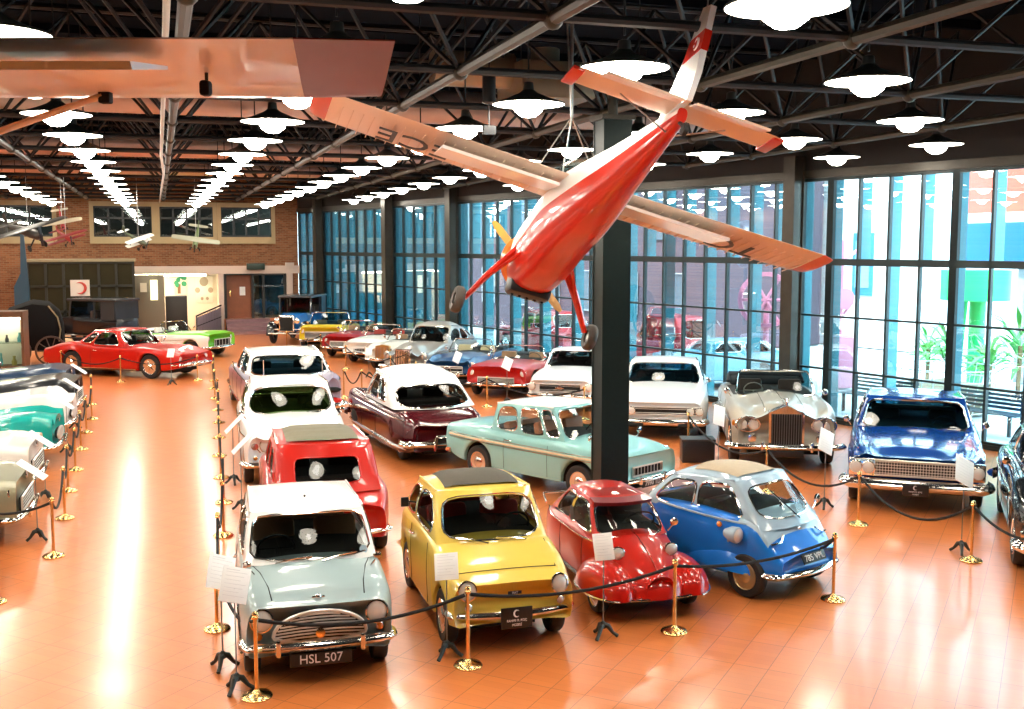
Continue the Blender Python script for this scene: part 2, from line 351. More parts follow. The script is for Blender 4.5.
# ------------------------------------------------------------------ the glazed wall
steel = noisy(mat('green_black_steel', (0.012, 0.028, 0.03), 0.4, 0.1), 6, 0.2)
bronze = noisy(mat('bronze_steel', (0.06, 0.05, 0.036), 0.35, 0.4), 5, 0.2)
teal = noisy(mat('teal_fin', (0.035, 0.30, 0.38), 0.45), 2, 0.15)
WTOP, TR, LU = 5.52, 3.62, (WB - WA).length
def uof(px):                                                    # metres along the wall at pixel column px
    d = FW * F_PX + RT * (px - 512); d.z = 0; n = WN; t = WA.dot(n) / d.dot(n); return (d * t - WA).dot(WD)
cols = [uof(797), uof(640) , uof(458), uof(394), uof(325)]
cols[1] = uof(607)
g = MB(); g.box(0, LU, 0.0, 0.35, WTOP, ROOF, M=WM); struct(g, 'wall_right', dark_wall)
g = MB(); g.box(0, LU, -0.06, 0.2, WTOP - 0.02, WTOP + 0.16, M=WM); struct(g, 'trim_3', bronze)
g = MB(); g.box(0, LU, -0.03, 0.12, 0, 0.1, M=WM); struct(g, 'baseboard_right', steel)
EDG = [0.3, uof(822)] + cols + [LU]
EDG = sorted(set([0.3, uof(949), uof(826)] + cols + [LU - 0.1]))
SP = 0.82
wn = 5
for i in range(len(EDG) - 1):
    a, b_ = EDG[i], EDG[i + 1]
    n = max(1, round((b_ - a) / SP)); fr = MB()
    for k in range(n + 1):
        u = lerp(a, b_, k / n); t = 0.085 if k in (0, n) else 0.028
        fr.box(u - t, u + t, 0.0, 0.09, 0, WTOP, M=WM)
    for z, t in ((0.1, 0.05), (1.2, 0.022), (2.4, 0.022), (TR, 0.075), (WTOP - 0.04, 0.05)): fr.box(a, b_, 0.0, 0.1, z - t, z + t, M=WM)
    o = struct(fr, 'window_%d' % wn, steel); wn += 1
    s = MB(); s.box(a, b_, 0.05, 0.058, 0.1, WTOP - 0.05, M=WM); s.obj('window_glass', pane_glass, o)
    s = MB()
    for k in range(n + 1):
        u = lerp(a, b_, k / n)
        s.box(u - 0.012, u + 0.012, 0.11, 0.42, TR, WTOP, M=WM)
        if k % 2 == 0 or a > cols[2] - 1: s.box(u - 0.012, u + 0.012, 0.11, 0.42, 0, TR, M=WM)
        if a > cols[2] - 1 and k < n: s.box(u + 0.39, u + 0.415, 0.11, 0.42, 0, WTOP, M=WM)
    s.obj('sun_fin', teal, o)
ccap = ['beside the open silver luxury car at the corner of the glazed wall', 'half hidden behind the hanging red aeroplane', 'just right of the grey bulbous sedan', 'behind the white roadsters', 'behind the old blue tall car']
for u, l in zip(cols, ccap):
    g = MB(); h = 0.17
    g.box(u - h, u + h, -0.42, -0.4, 0, 6.0, M=WM); g.box(u - h, u + h, -0.1, -0.08, 0, 6.0, M=WM); g.box(u - 0.13, u + 0.13, -0.4, -0.1, 0, 6.0, M=WM)
    g.box(u - 0.25, u + 0.25, -0.48, -0.04, 0, 0.04, M=WM)
    tag(g.obj('steel_column', bronze), 'bronze steel column against the glass wall, ' + l, 'column')
# big foreground column
p = W(609, 523, 0); g = MB()
ct = empty('steel_column', 'thick dark green painted steel column standing in front of the white cars', 'column', p)
g.box(-0.21, 0.21, -0.19, -0.16, 0, 5.72); g.box(-0.21, 0.21, 0.16, 0.19, 0, 5.72); g.box(-0.2, 0.2, -0.16, 0.16, 0, 5.72)
g.obj('shaft', noisy(mat('column_paint', (0.006, 0.016, 0.015), 0.4, 0, spec=0.25), 20, 0.2), ct)
g = MB(); g.rbox(-0.3, 0.3, -0.28, 0.28, 0, 0.05, 0.01); g.obj('base_plate', steel, ct)
g = MB(); g.box(-0.25, 0.25, -0.23, 0.23, 5.72, 5.78); g.lathe([(0.07, 5.78), (0.07, 6.1)], 12); g.obj('cap_plate', bronze, ct)
# ------------------------------------------------------------------ space-frame roof
tubeM = noisy(mat('olive_tube', (0.06, 0.058, 0.042), 0.45, 0.2), 5, 0.2); tubeD = mat('dark_tube', (0.012, 0.014, 0.017), 0.55)
GX = [3.4 + 3.12 * k for k in range(-4, 6)]; GY = [9.25 + 3.12 * k for k in range(-3, 14)]
def inside(x, y): return (Vector((x, y, 0)) - WA).dot(WN) < -0.2 and x > LEFT_X
for x in GX:
    g = MB(); ys = [y for y in GY if inside(x, y)]
    if len(ys) < 2: continue
    g.tube([(x, ys[0] - 1.5, 6.0), (x, ys[-1] + 0.2, 6.0)], 0.065, 8)
    for y in ys: g.ell((x, y, 6.0), (0.1, 0.1, 0.1), 8, 6)
    for y in ys:
        for sx in (-1, 1):
            for sy in (-1, 1): g.tube([(x, y, 6.0), (x + sx * 1.56, y + sy * 1.56, 7.95)], 0.03, 5, 1, False)
    tag(g.obj('roof_truss', [tubeM, tubeD]), 'olive steel roof tube with struts, %s from the left running down the hall' % ORD[GX.index(x)], 'truss', 'space frame tubes running down the hall')
for y in GY:
    xs_ = [x for x in GX if inside(x, y)]
    if len(xs_) < 2: continue
    g = MB(); g.tube([(LEFT_X, y, 6.02), (xs_[-1] + 0.3, y, 6.02)], 0.05, 8)
    g.tube([(LEFT_X, y + 1.56, 7.97), (xs_[-1] + 0.3, y + 1.56, 7.97)], 0.045, 6)
    tag(g.obj('roof_tie', tubeD), 'dark steel tube crossing the hall under the roof, %s from the viewer' % ORD[GY.index(y)], 'truss', 'space frame tubes crossing the hall')
# conduit, ducts
g = MB(); g.tube([(0.12, 2, 5.85), (0.12, 24, 5.85), (0.2, 30, 5.85), (0.12, 50, 5.85)], 0.03, 8)
tag(g.obj('ceiling_conduit', mat('conduit', (0.55, 0.5, 0.42), 0.35, 0.7)), 'pale metal pipe running straight down the middle of the ceiling', 'pipe')
duct = noisy(mat('duct_metal', (0.62, 0.48, 0.42), 0.4, 0.55), 4, 0.1)
def ductx(y, z, r, x0, x1, lab):
    g = MB(); n = max(2, int((x1 - x0) / 1.5)); g.lathe([(r, x0), (r, x1)], 20, Matrix.Translation((0, y, z)) @ Matrix.Rotation(PI / 2, 4, 'Y'))
    for k in range(n + 1):
        x = lerp(x0, x1, k / n); g.lathe([(r + 0.02, x - 0.03), (r + 0.02, x + 0.03)], 20, Matrix.Translation((0, y, z)) @ Matrix.Rotation(PI / 2, 4, 'Y'))
    tag(g.obj('air_duct', duct), lab, 'duct')
ductx(23.0, 6.95, 0.36, -9, 12.6, 'pinkish round metal air duct crossing above the foreground column')
ductx(32.5, 6.8, 0.34, -9, 10, 'round metal air duct crossing the middle of the hall roof')
ductx(42.0, 6.8, 0.34, -9, 7.5, 'round metal air duct nearest the brick end wall')
g = MB(); M_ = Matrix.Translation(W(545, 85, 6.75)); g.rbox(-0.65, 0.65, -0.7, 0.7, -0.3, 0.3, 0.02, M=M_); g.lathe([(0.3, 0), (0.3, 1.4)], 16, M_ @ Matrix.Translation((-0.6, 0, 0.2)) @ Matrix.Rotation(-PI / 2, 4, 'Y')); g.lathe([(0.25, 0.2), (0.25, 0.6)], 16, M_)
tag(g.obj('air_handler', mat('box_metal', (0.32, 0.26, 0.18), 0.4, 0.6)), 'brown metal air box hanging left of the tailplane of the red aeroplane', 'ventilation box')
g = MB(); M_ = Matrix.Translation(W(489, 83, 6.1)); g.lathe([(0.06, 0.12), (0.09, 0.1), (0.09, -0.25), (0.05, -0.27)], 12, M_); g.tube([M_ @ Vector((0, 0, -.25)), M_ @ Vector((0, 0, -.55))], 0.01, 5); g.box(-.08, .08, -.05, .05, -.66, -.55, M=M_); g.tube([M_ @ Vector((0, 0, .12)), M_ @ Vector((0, 0, 2.2))], 0.012, 5)
tag(g.obj('loudspeaker', black), 'small black ceiling loudspeaker below the brown air box', 'loudspeaker')
# ------------------------------------------------------------------ lamps
enamel = mat('lamp_enamel', (0.02, 0.022, 0.02), 0.4)
lamp_in = emis('lamp_reflector', (1.0, 0.93, 0.78), LAMP_E); bulb_m = emis('lamp_bowl', (1.0, 0.95, 0.85), BULB_E)
g = MB(); g.lathe([(0.03, 0.28), (0.06, 0.27), (0.07, 0.18), (0.12, 0.14), (0.28, 0.07), (0.455, 0.015), (0.46, 0.0), (0.455, -0.005)], 28, cap=False)
sh_me = g.mesh('shade', enamel)
g = MB(); g.lathe([(0.452, -0.002), (0.3, 0.035), (0.15, 0.045), (0.0, 0.045)], 28, cap=False); rf_me = g.mesh('reflector', lamp_in)
g = MB(); g.lathe([(0.2, 0.03), (0.2, -0.01), (0.17, -0.09), (0.09, -0.15), (0.0, -0.165)], 20, cap=False); bw_me = g.mesh('bowl', bulb_m)
g = MB(); g.tube([(0, 0, 0.32), (0, 0, 2.54)], 0.012, 6); st_me = g.mesh('stem', tubeD)
LX = [-1.25 + 2.87 * k for k in range(-3, 6)]; LY = [7.2 + 2.95 * k for k in range(0, 15)]
proto = None
for i, x in enumerate(LX):
    seen = 0
    for j, y in enumerate(LY):
        if (Vector((x, y, 0)) - WA).dot(WN) > -0.9: continue
        vis = in_frame((x, y, 5.7)); lb = 'round saucer lamp, %s from the viewer in the %s lamp row from the left' % (ORD[seen], ORD[i]) if vis else 'round saucer lamp hanging outside the frame of the photo'
        seen += vis
        if proto is None:
            proto = o = empty('pendant_lamp', lb, 'lamp', (x, y, 5.76), 0, 'saucer lamps hanging in rows over the whole hall')
            for nm, me in (('shade', sh_me), ('reflector', rf_me), ('bowl', bw_me), ('stem', st_me)):
                c = bpy.data.objects.new(nm, me); C.objects.link(c); c.parent = o
        else:
            o = copy_tree(proto); o.location = (x, y, 5.76); o['label'] = lb
# ------------------------------------------------------------------ cars
def heading(px, py, alpha, toward, ref, z=0.0):
    """ground pixel of the reference point (ref metres ahead of the car's middle), axis angle alpha right of the view direction"""
    p = W(px, py, z); p.z = 0; a = YAW + math.radians(alpha); d = Vector((math.sin(a), math.cos(a), 0)) * (-1 if toward else 1)
    return p - d * ref, math.atan2(d.y, d.x)
WHEELS = {}
def wheel_meshes(r, w, style):
    key = (r, w, style)
    if key in WHEELS: return WHEELS[key]
    Mx = Matrix.Rotation(-PI / 2, 4, 'X')                      # local z -> +y (outer face at +y)
    t = MB(); h = w / 2; ri = r * 0.64
    t.lathe([(ri, -h * .8), (r * .8, -h), (r * .94, -h * .93), (r, -h * .6), (r, h * .6), (r * .94, h * .93), (r * .8, h), (ri, h * .8)], 28, Mx, 0, True)
    if style in ('white', 'wire_white'): t.lathe([(r * .69, h * .93), (r * .72, h * 1.03), (r * .88, h * 1.01), (r * .9, h * .96)], 28, Mx, 1)
    c = MB(); m = chrome
    if style in ('disc', 'white', 'small'):
        c.lathe([(ri * 1.02, h * .8), (ri * 1.0, h * .95), (ri * .9, h * .8), (ri * .78, h * .45), (ri * .62, h * .5), (ri * .5, h * .85), (ri * .3, h * 1.02), (0, h * 1.08)], 24, Mx)
    elif style == 'gold':
        c.lathe([(ri * 1.02, h * .8), (ri * .98, h * .95), (ri * .85, h * .6), (ri * .6, h * .65), (ri * .4, h * .95), (ri * .2, h * 1.1), (0, h * 1.12)], 24, Mx); m = MC.get('gold_rim') or mat('gold_rim', (0.55, 0.4, 0.2), 0.35, 0.7)
    else:
        c.lathe([(ri * 1.02, h * .8), (ri, h * .95), (ri * .86, h * .7), (ri * .84, h * .2)], 24, Mx)
        for k in range(16 if style.startswith('wire') else 5):
            a = 2 * PI * k / (16 if style.startswith('wire') else 5); rad = 0.008 if style.startswith('wire') else 0.028
            c.tube([(ri * .9 * math.cos(a), h * .4, ri * .9 * math.sin(a)), (0.03 * math.cos(a), h * .8, 0.03 * math.sin(a))], rad, 5)
        c.lathe([(0.06, h * .5), (0.055, h * .95), (0, h)], 14, Mx)
    WHEELS[key] = (t.mesh('wheel', [rubber, white_wall]), c.mesh('hubcap', m)); return WHEELS[key]
class Car:
    def __init__(s, name, label, cat, place, P, group=None):
        s.P = P; loc, rz = place
        s.root = empty(name, label, cat, loc, rz, group)
        D = dict(mat=paint('white', (.9, .9, .9)), ra=0.05, cap=0.06, wr=0.31, ww=0.16, style='disc', track=None, roofmat=None, glass=car_glass, seats=seat_m)
        for k, v in D.items(): P.setdefault(k, v)
        s.w, s.zb, s.zs, s.zf, s.zc = [pchip(P[k]) for k in ('w', 'zb', 'zs', 'zf', 'zc')]
        s.zv = pchip(P['zv']) if 'zv' in P else (lambda x: s.zf(x) + (s.zc(x) - s.zf(x)) * .5)
        s.x1, s.x0 = P['w'][-1][0], P['w'][0][0]
        s.body()
        for ax in P['axles']: s.axle(ax)
        if 'cab' in P: s.cab(P['cab'])
    def half(s, x):
        w = s.w(x); zb = s.zb(x); zs = s.zs(x); zf = s.zf(x); zc = s.zc(x); zv = s.zv(x)
        for ax in s.P['axles']:
            xa = ax if not isinstance(ax, (tuple, list)) else ax[0]
            if isinstance(ax, (tuple, list)) and not ax[1]: continue
            R = s.P['wr'] + s.P['ra']; d = abs(x - xa)
            if d < R: zb = max(zb, min(s.P['wr'] * .96 + math.sqrt(R * R - d * d), zs - .04))
        h = zs - zb; h2 = zf - zs
        return [(0, zb + .02), (.6 * w, zb + .02), (.9 * w, zb), (.965 * w, zb + .015), (.985 * w, zb + .2 * h), (w, zb + .5 * h), (.995 * w, zb + .78 * h), (.972 * w, zs), (.95 * w, zs + .45 * h2),
                (.9 * w, zs + .82 * h2), (.82 * w, zf), (.68 * w, lerp(zf, zv, .75)), (.52 * w, lerp(zv, zc, .35)), (.3 * w, lerp(zv, zc, .82)), (0, zc)]
    def body(s):
        P = s.P; xs = set(); n = 34; r = P['cap']; a0, a1 = s.x0 + r, s.x1 - r
        for i in range(n + 1): xs.add(round(lerp(a0, a1, i / n), 4))
        for ax in P['axles']:
            xa, cut = (ax, True) if not isinstance(ax, (tuple, list)) else ax
            if not cut: continue
            R = P['wr'] + P['ra']
            for q in range(0, 13): xs.add(round(xa + R * math.cos(PI * q / 12), 4))
            xs.add(round(xa - R - .002, 4)); xs.add(round(xa + R + .002, 4))
        xs = sorted(x for x in xs if a0 <= x <= a1)
        def ring(x, k=0.0):                                     # k 0..1 closes the end
            h = s.half(x); zm = (s.zb(x) + max(p[1] for p in h)) / 2; w = s.w(x); d = r * k
            hz_ = (max(p[1] for p in h) - h[2][1]) / 2; f = 1 - min(d, .8 * w) / w; fz = 1 - min(d, .75 * hz_) / hz_
            pts = [(p[0] * f, zm + (p[1] - zm) * fz) for p in h]
            return [(y, z) for y, z in pts] + [(-y, z) for y, z in pts[-2:0:-1]]
        R = []
        for q in (0, 22, 45, 68): a = math.radians(q); R.append((s.x0 + r * (1 - math.cos(math.radians(90 - q))) , 1 - math.sin(a), a0))
        rings = [[(xx, y, z) for y, z in ring(src, k)] for xx, k, src in R]
        rings += [[(x, y, z) for y, z in ring(x)] for x in xs]
        rings += [[(s.x1 - r * (1 - math.cos(math.radians(90 - q))), y, z) for y, z in ring(a1, 1 - math.sin(math.radians(q)))] for q in (68, 45, 22, 0)]
        N = len(rings[0]); c0, c1 = P.get('tub', (9, 9)); xr = [g[0][0] for g in rings]; two = P.get('two')
        def mf(i, j):
            jj = j if j < 14 else N - 1 - j
            if jj <= 1: return 1 if 4 <= i < len(rings) - 5 else 0
            if c0 < (xr[i] + xr[i + 1]) / 2 < c1 and jj >= 10: return 2
            if two and two[0] <= jj <= two[1] and two[2] < xr[i] < two[3]: return 3
            return 0
        g = MB(); g.loft(rings, 0, True, True, mf)
        s.bodyo = g.obj('body', [P['mat'], under, carpet, P.get('mat2', P['mat'])], s.root, 50)
        # underfloor box
        g = MB(); zz = min(s.zb(0), s.zb((s.x0 + s.x1) / 2)); ww = P.get('track', None) or s.w(0) - .1
        g.box(s.x0 + .35, s.x1 - .4, -ww + .22, ww - .22, max(zz - .04, .1), zz + .22); g.obj('underbody', under, s.root)
    def side(s, x, z):
        h = s.half(x)[4:10]
        for a, b in zip(h, h[1:]):
            if a[1] <= z <= b[1]: return lerp(a[0], b[0], (z - a[1]) / max(b[1] - a[1], 1e-6))
        return h[0][0] if z < h[0][1] else h[-1][0]
    def top(s, x, y):
        h = s.half(x)[9:][::-1]
        for a, b in zip(h, h[1:]):
            if a[0] <= abs(y) <= b[0]: return lerp(a[1], b[1], (abs(y) - a[0]) / max(b[0] - a[0], 1e-6))
        return h[-1][1]
    def axle(s, ax):
        xa, vis = (ax, True) if not isinstance(ax, (tuple, list)) else ax
        P = s.P; t, c = wheel_meshes(P['wr'], P['ww'], P['style']); ty = P['track'] or s.w(xa) - P['ww'] / 2 - .03
        for sg in (1, -1):
            o = bpy.data.objects.new('wheel', t); C.objects.link(o); o.parent = s.root; o.location = (xa, sg * ty, P['wr']); o.rotation_euler = (0, 0, 0 if sg > 0 else PI)
            h = bpy.data.objects.new('hubcap', c); C.objects.link(h); h.parent = o
    # ---- greenhouse
    def sf(s, c, kind, a, v):
        b = c.get('bulge', .03) * 4 * v * (1 - v)
        if kind in 'FB':
            f = kind == 'F'; xl, xu, wl, wu, bl, bu, zl, zu = (c['xF'], c['xf'], c['wF'], c['wf'], c['bF'], c['bf'], c['zF'], c['zf']) if f else (c['xB'], c['xb'], c['wB'], c['wb'], -c['bB'], -c['bb'], c['zB'], c['zb'])
            k = 1 - a * a
            return Vector((lerp(xl + bl * k, xu + bu * k, v) + (b if f else -b) * (1 - a ** 4), lerp(wl, wu, v) * a, lerp(zl, zu, v)))
        sg = 1 if kind == 'L' else -1
        return Vector((lerp(lerp(c['xF'], c['xB'], a), lerp(c['xf'], c['xb'], a), v), sg * (lerp(lerp(c['wF'], c['wB'], a), lerp(c['wf'], c['wb'], a), v) + (b + c.get('bow', .02) * 4 * a * (1 - a)) * (1 if 0 < a < 1 else 0) * min(1, 8 * a, 8 * (1 - a))), lerp(lerp(c['zF'], c['zB'], a), lerp(c['zf'], c['zb'], a), v)))
    def panes(s, c, g, kind, wins, names, rounding=6.0, only_glass=False):
        lo = -1.0 if kind in 'FB' else 0.0; N = 32
        wins = sorted(wins); edges = [lo] + [(wins[i][1] + wins[i + 1][0]) / 2 for i in range(len(wins) - 1)] + [1.0]
        for i, wn_ in enumerate(wins):
            a0, a1, v0, v1 = wn_[:4]; rd = wn_[4] if len(wn_) > 4 else rounding
            def inner(th, sc=1.0):
                cc, ss = math.cos(th), math.sin(th); k = (abs(cc) ** rd + abs(ss) ** rd) ** (-1 / rd)
                return ((a0 + a1) / 2 + (a1 - a0) / 2 * cc * k * sc, (v0 + v1) / 2 + (v1 - v0) / 2 * ss * k * sc)
            def outer(th):
                cc, ss = math.cos(th), math.sin(th); k = 1 / max(abs(cc), abs(ss)); 
                return ((edges[i] + edges[i + 1]) / 2 + (edges[i + 1] - edges[i]) / 2 * cc * k, .5 + .5 * ss * k)
            th = [2 * PI * (j + .0) / N for j in range(N)]
            if not only_glass:
                R = [[s.sf(c, kind, lerp(inner(t)[0], outer(t)[0], q), lerp(inner(t)[1], outer(t)[1], q)) for t in th] for q in (0, .5, 1)]
                g.loft(R, 0, False)
            gl = MB(); vs = []; K = (0, .35, .7, 1.0)
            gl.loft([[s.sf(c, kind, *inner(t, q)) for t in th] for q in (.02, .35, .7, 1.0)], 0, False)
            gl.add([s.sf(c, kind, *inner(t, .02)) for t in th], [tuple(range(N))], 0)
            o = gl.obj(names, c.get('glass', s.P['glass']), s.root)
            tr = MB(); tr.tube([s.sf(c, kind, *inner(t)) for t in th], c.get('trim', .011), 5, closed=True); tr.obj('window_trim', c.get('trim_mat', chrome), o)
    def cab(s, c):
        rm = s.P['roofmat'] or s.P['mat']; c.setdefault('bf', .05); c.setdefault('bb', .05); c.setdefault('crown', .05)
        g = MB()
        if not c.get('open'):
            s.panes(c, g, 'F', [c.get('ws', (-.93, .93, .06, .93))], 'windscreen', c.get('wr', 7))
            s.panes(c, g, 'B', [c.get('rw', (-.8, .8, .15, .88))], 'rear_window', c.get('rr', 5))
            for k in 'LR': s.panes(c, g, k, c['sw'], 'side_window', c.get('sr', 7))
            n, m = 14, 10; vs = []; fs = []
            for i in range(n + 1):
                q = i / n
                for j in range(m + 1):
                    a = -1 + 2 * j / m; f = s.sf(c, 'F', a, 1); b = s.sf(c, 'B', a, 1)
                    z = lerp(f.z, b.z, q) + c['crown'] * (1 - abs(a) ** 2.6) * (1 - abs(2 * q - 1) ** 2.6) + c.get('arch', 0) * (1 - (2 * q - 1) ** 2) * (1 - abs(a) ** 6)
                    yb = (b.y * q + f.y * (1 - q)); vs.append((lerp(f.x, b.x, q), yb + (c.get('bow', .02) * 4 * q * (1 - q)) * (1 if a == 1 else -1 if a == -1 else a) * 0, z))
            for i in range(n):
                for j in range(m): fs.append((i * (m + 1) + j, i * (m + 1) + j + 1, (i + 1) * (m + 1) + j + 1, (i + 1) * (m + 1) + j))
            g.add(vs, fs); s.roof = g.obj('roof', rm, s.root, 60); s.roofv = (vs, n, m)
            for sg in (0, m): g = MB(); g.tube([vs[i * (m + 1) + sg] for i in range(n + 1)], .014, 5); g.obj('drip_rail', c.get('rail', chrome), s.root)
        else:
            s.panes(c, g, 'F', [(-.97, .97, .03, .97)], 'windscreen', 9, True)
        # interior: seats and wheel
        zf = c['zF'] - .12; sx = c.get('seat_x', lerp(c['xF'], c['xB'], .42)); wy = c['wF'] * .5
        for sg in (1, -1):
            g = MB(); M = Matrix.Translation((sx, sg * wy, zf)) @ Matrix.Rotation(-.2, 4, 'Y')
            g.rbox(-.07, .07, -.22, .22, -.2, c.get('seat_h', .34), .05, M=M); g.rbox(-.05, .4, -.22, .22, -.24, -.1, .04, M=M); g.obj('seat', s.P['seats'], s.root)
        if c.get('bench', True):
            g = MB(); M = Matrix.Translation((lerp(c['xF'], c['xB'], .85) if not c.get('open') else sx - .6, 0, zf)) @ Matrix.Rotation(-.2, 4, 'Y')
            if not c.get('open'): g.rbox(-.08, .08, -wy * 1.6, wy * 1.6, -.2, .26, .05, M=M); g.obj('rear_seat', s.P['seats'], s.root)
        g = MB(); M = Matrix.Translation((c['xF'] - .28, c.get('steer', 1) * wy, c['zF'] + .07)) @ Matrix.Rotation(-1.0, 4, 'Y')
        g.tube([M @ Vector((.18 * math.cos(t), .18 * math.sin(t), 0)) for t in [2 * PI * k / 20 for k in range(20)]], .011, 5, closed=True)
        g.tube([M @ Vector((0, -.18, 0)), M @ Vector((0, .18, 0))], .009, 5); g.tube([M @ Vector((0, 0, 0)), M @ Vector((0, 0, -.3))], .014, 5)
        g.obj('steering_wheel', c.get('steer_mat', black), s.root)
    def soft_roof(s, q0, q1, j0, j1, m, lift=.012, folds=0):
        vs, n, mm = s.roofv; g = MB(); P = []; 
        i0, i1 = round(q0 * n), round(q1 * n)
        rows = range(i0, i1 + 1)
        for i in rows:
            l = lift + (.012 * math.sin((i - i0) * folds) if folds else 0)
            P.append([Vector(vs[i * (mm + 1) + j]) + Vector((0, 0, l if j0 < j < mm - j0 else lift * .3)) for j in range(j0, mm - j0 + 1)])
        k = len(P[0]); fl = [v for r in P for v in r]
        g.add(fl, [(i * k + j, i * k + j + 1, (i + 1) * k + j + 1, (i + 1) * k + j) for i in range(len(P) - 1) for j in range(k - 1)])
        return g.obj('soft_top', m, s.root)
    # ---- fittings
    def lamp(s, x, y, z, r=.09, m=None, name='headlamp', d=(1, 0, 0), ring=chrome, depth=.05, pod=0):
        for sg in ((1, -1) if y else (1,)):
            M = frame((x, sg * y, z), Vector((0, 0, 1)).cross(Vector((d[0], sg * d[1], d[2]))), Vector((0, 0, 1)))
            dd = Vector((d[0], sg * d[1], d[2])).normalized(); q = dd.to_track_quat('Z', 'Y').to_matrix().to_4x4(); M = Matrix.Translation((x, sg * y, z)) @ q
            g = MB(); g.lathe([(r * .6, -depth), (r * 1.05, -.01), (r * 1.14, 0), (r * 1.12, .018), (r, .022), (r * .97, .01)], 20, M)
            if pod: g.lathe([(0, -pod), (r * .5, -pod * .8), (r * .9, -pod * .35), (r * 1.1, 0)], 20, M)
            o = g.obj(name, ring, s.root)
            g = MB(); g.lathe([(r * .98, .01), (r * .8, .02), (r * .4, .028), (0, .03)], 20, M); g.obj('lens', m or lens_m, o)
    def bumper(s, end, z, w, depth=.05, h=.05, bow=.12, over=.06, wrap=.25, guards=0, m=None, y0=0.0):
        """horizontal chrome bar across one end (end 1 front, -1 rear)"""
        x = (s.x1 if end > 0 else s.x0); g = MB(); m = m or chrome; pts = []
        for k in range(-12, 13):
            a = k / 12; pts.append((x + end * (over - bow * a * a - (wrap * max(0, abs(a) - .85) / .15 if abs(a) > .85 else 0)), w * min(1, abs(a) / .9 if abs(a) < .9 else 1) * (1 if a > 0 else -1) if abs(a) > 0 else 0, z))
        P = [Vector(p) for p in pts]; sec = [(0, -h), (depth * .7, -h * .6), (depth, 0), (depth * .7, h * .6), (0, h), (-.01, 0)]
        rings = []
        for i, p in enumerate(P):
            t = (P[min(i + 1, len(P) - 1)] - P[max(i - 1, 0)]).normalized(); nrm = Vector((t.y, -t.x, 0))
            if nrm.x * end < 0: nrm = -nrm
            if abs(i - 12) > 10: nrm = Vector((nrm.x, nrm.y, 0)).normalized()
            rings.append([p + nrm * a + Vector((0, 0, b)) for a, b in sec])
        g.loft(rings); o = g.obj('bumper', m, s.root)
        for gy in ([guards] if guards else []):
            for sg in (1, -1):
                g = MB(); g.rbox(x + end * (over + depth * .6) - .025, x + end * (over + depth * .6) + .025, sg * gy - .025, sg * gy + .025, z - h * 1.4, z + h * 2, .018); g.obj('overrider', m, o)
        return o
    def strip(s, z, x0, x1, m=None, r=.012, name='side_trim', zf=None):
        for sg in (1, -1):
            g = MB(); pts = []
            for k in range(17):
                x = lerp(x0, x1, k / 16); zz = z if zf is None else lerp(z, zf, k / 16); pts.append((x, sg * (s.side(x, zz) + .004), zz))
            g.tube(pts, r, 5); g.obj(name, m or chrome, s.root)
    def seams(s, xs, z0=None, zt=None):
        for sg in (1, -1):
            for x in xs:
                g = MB(); a = z0 or s.zb(x) + .05; b = zt or s.zs(x); g.tube([(x, sg * (s.side(x, lerp(a, b, k / 6)) + .001), lerp(a, b, k / 6)) for k in range(7)], .004, 4)
                g.obj('door_seam', under, s.root)
    def handle(s, x, z):
        for sg in (1, -1):
            y = s.side(x, z); g = MB(); g.tube([(x + .07, sg * (y + .005), z), (x + .06, sg * (y + .03), z), (x - .06, sg * (y + .03), z), (x - .07, sg * (y + .005), z)], .009, 5); g.obj('door_handle', chrome, s.root)
    def mirror(s, x, z, y, side=(1, -1), r=.055):
        for sg in side:
            g = MB(); g.tube([(x, sg * (y - .08), z - .1), (x, sg * y, z)], .008, 5)
            g.lathe([(0, .03), (r * .8, .02), (r, 0), (0, -.003)], 14, Matrix.Translation((x - .01, sg * y, z)) @ Matrix.Rotation(PI / 2, 4, 'Y')); g.obj('wing_mirror', chrome, s.root)
    def wipers(s, c, side=-1):
        for a0, a1 in ((-.55, .0), (.15, .7)) if side < 0 else ((.55, 0), (-.15, -.7)):
            g = MB(); p = s.sf(c, 'F', a0, .06) + Vector((.03, 0, 0)); q = s.sf(c, 'F', a1, .14) + Vector((.03, 0, .01)); g.tube([p, p.lerp(q, .5) + Vector((.01, 0, .012)), q], .008, 5); g.obj('wiper', chrome, s.root)
    def plate(s, x, z, txt, w=.5, h=.11, y=0, end=1, sub=None, tilt=0.0, bm=plate_blk, tm=plate_txt, size=None, moon=False):
        g = MB(); g.rbox(-.008, .008, -w / 2, w / 2, -h / 2, h / 2, .004)
        M = Matrix.Translation((x, y, z)) @ Matrix.Rotation(tilt * end, 4, 'Y'); o = g.obj('number_plate', bm, s.root, M=M)
        fr = frame((end * .01, 0, h * .0), (0, end, 0), (0, 0, 1))
        if sub:
            text_obj(sub[0], h * .16, tm, 'lettering', o, frame((end * .01, 0, -h * .12), (0, end, 0), (0, 0, 1)))
            text_obj(sub[1], h * .15, tm, 'lettering', o, frame((end * .01, 0, -h * .33), (0, end, 0), (0, 0, 1)))
            g = MB(); R = h * .16; pts = []
            for k in range(13): a = math.radians(50 + 260 * k / 12); pts.append((0, R * math.cos(a), R * math.sin(a)))
            rr = [R * .28 * math.sin(PI * k / 12) + .001 for k in range(13)]
            g.tube([(end * .012, p[1] * end, h * .22 + p[2]) for p in pts], rr, 5); g.obj('crescent_mark', tm, o)
        elif txt: text_obj(txt, size or h * .95, tm, 'lettering', o, fr)
        return o
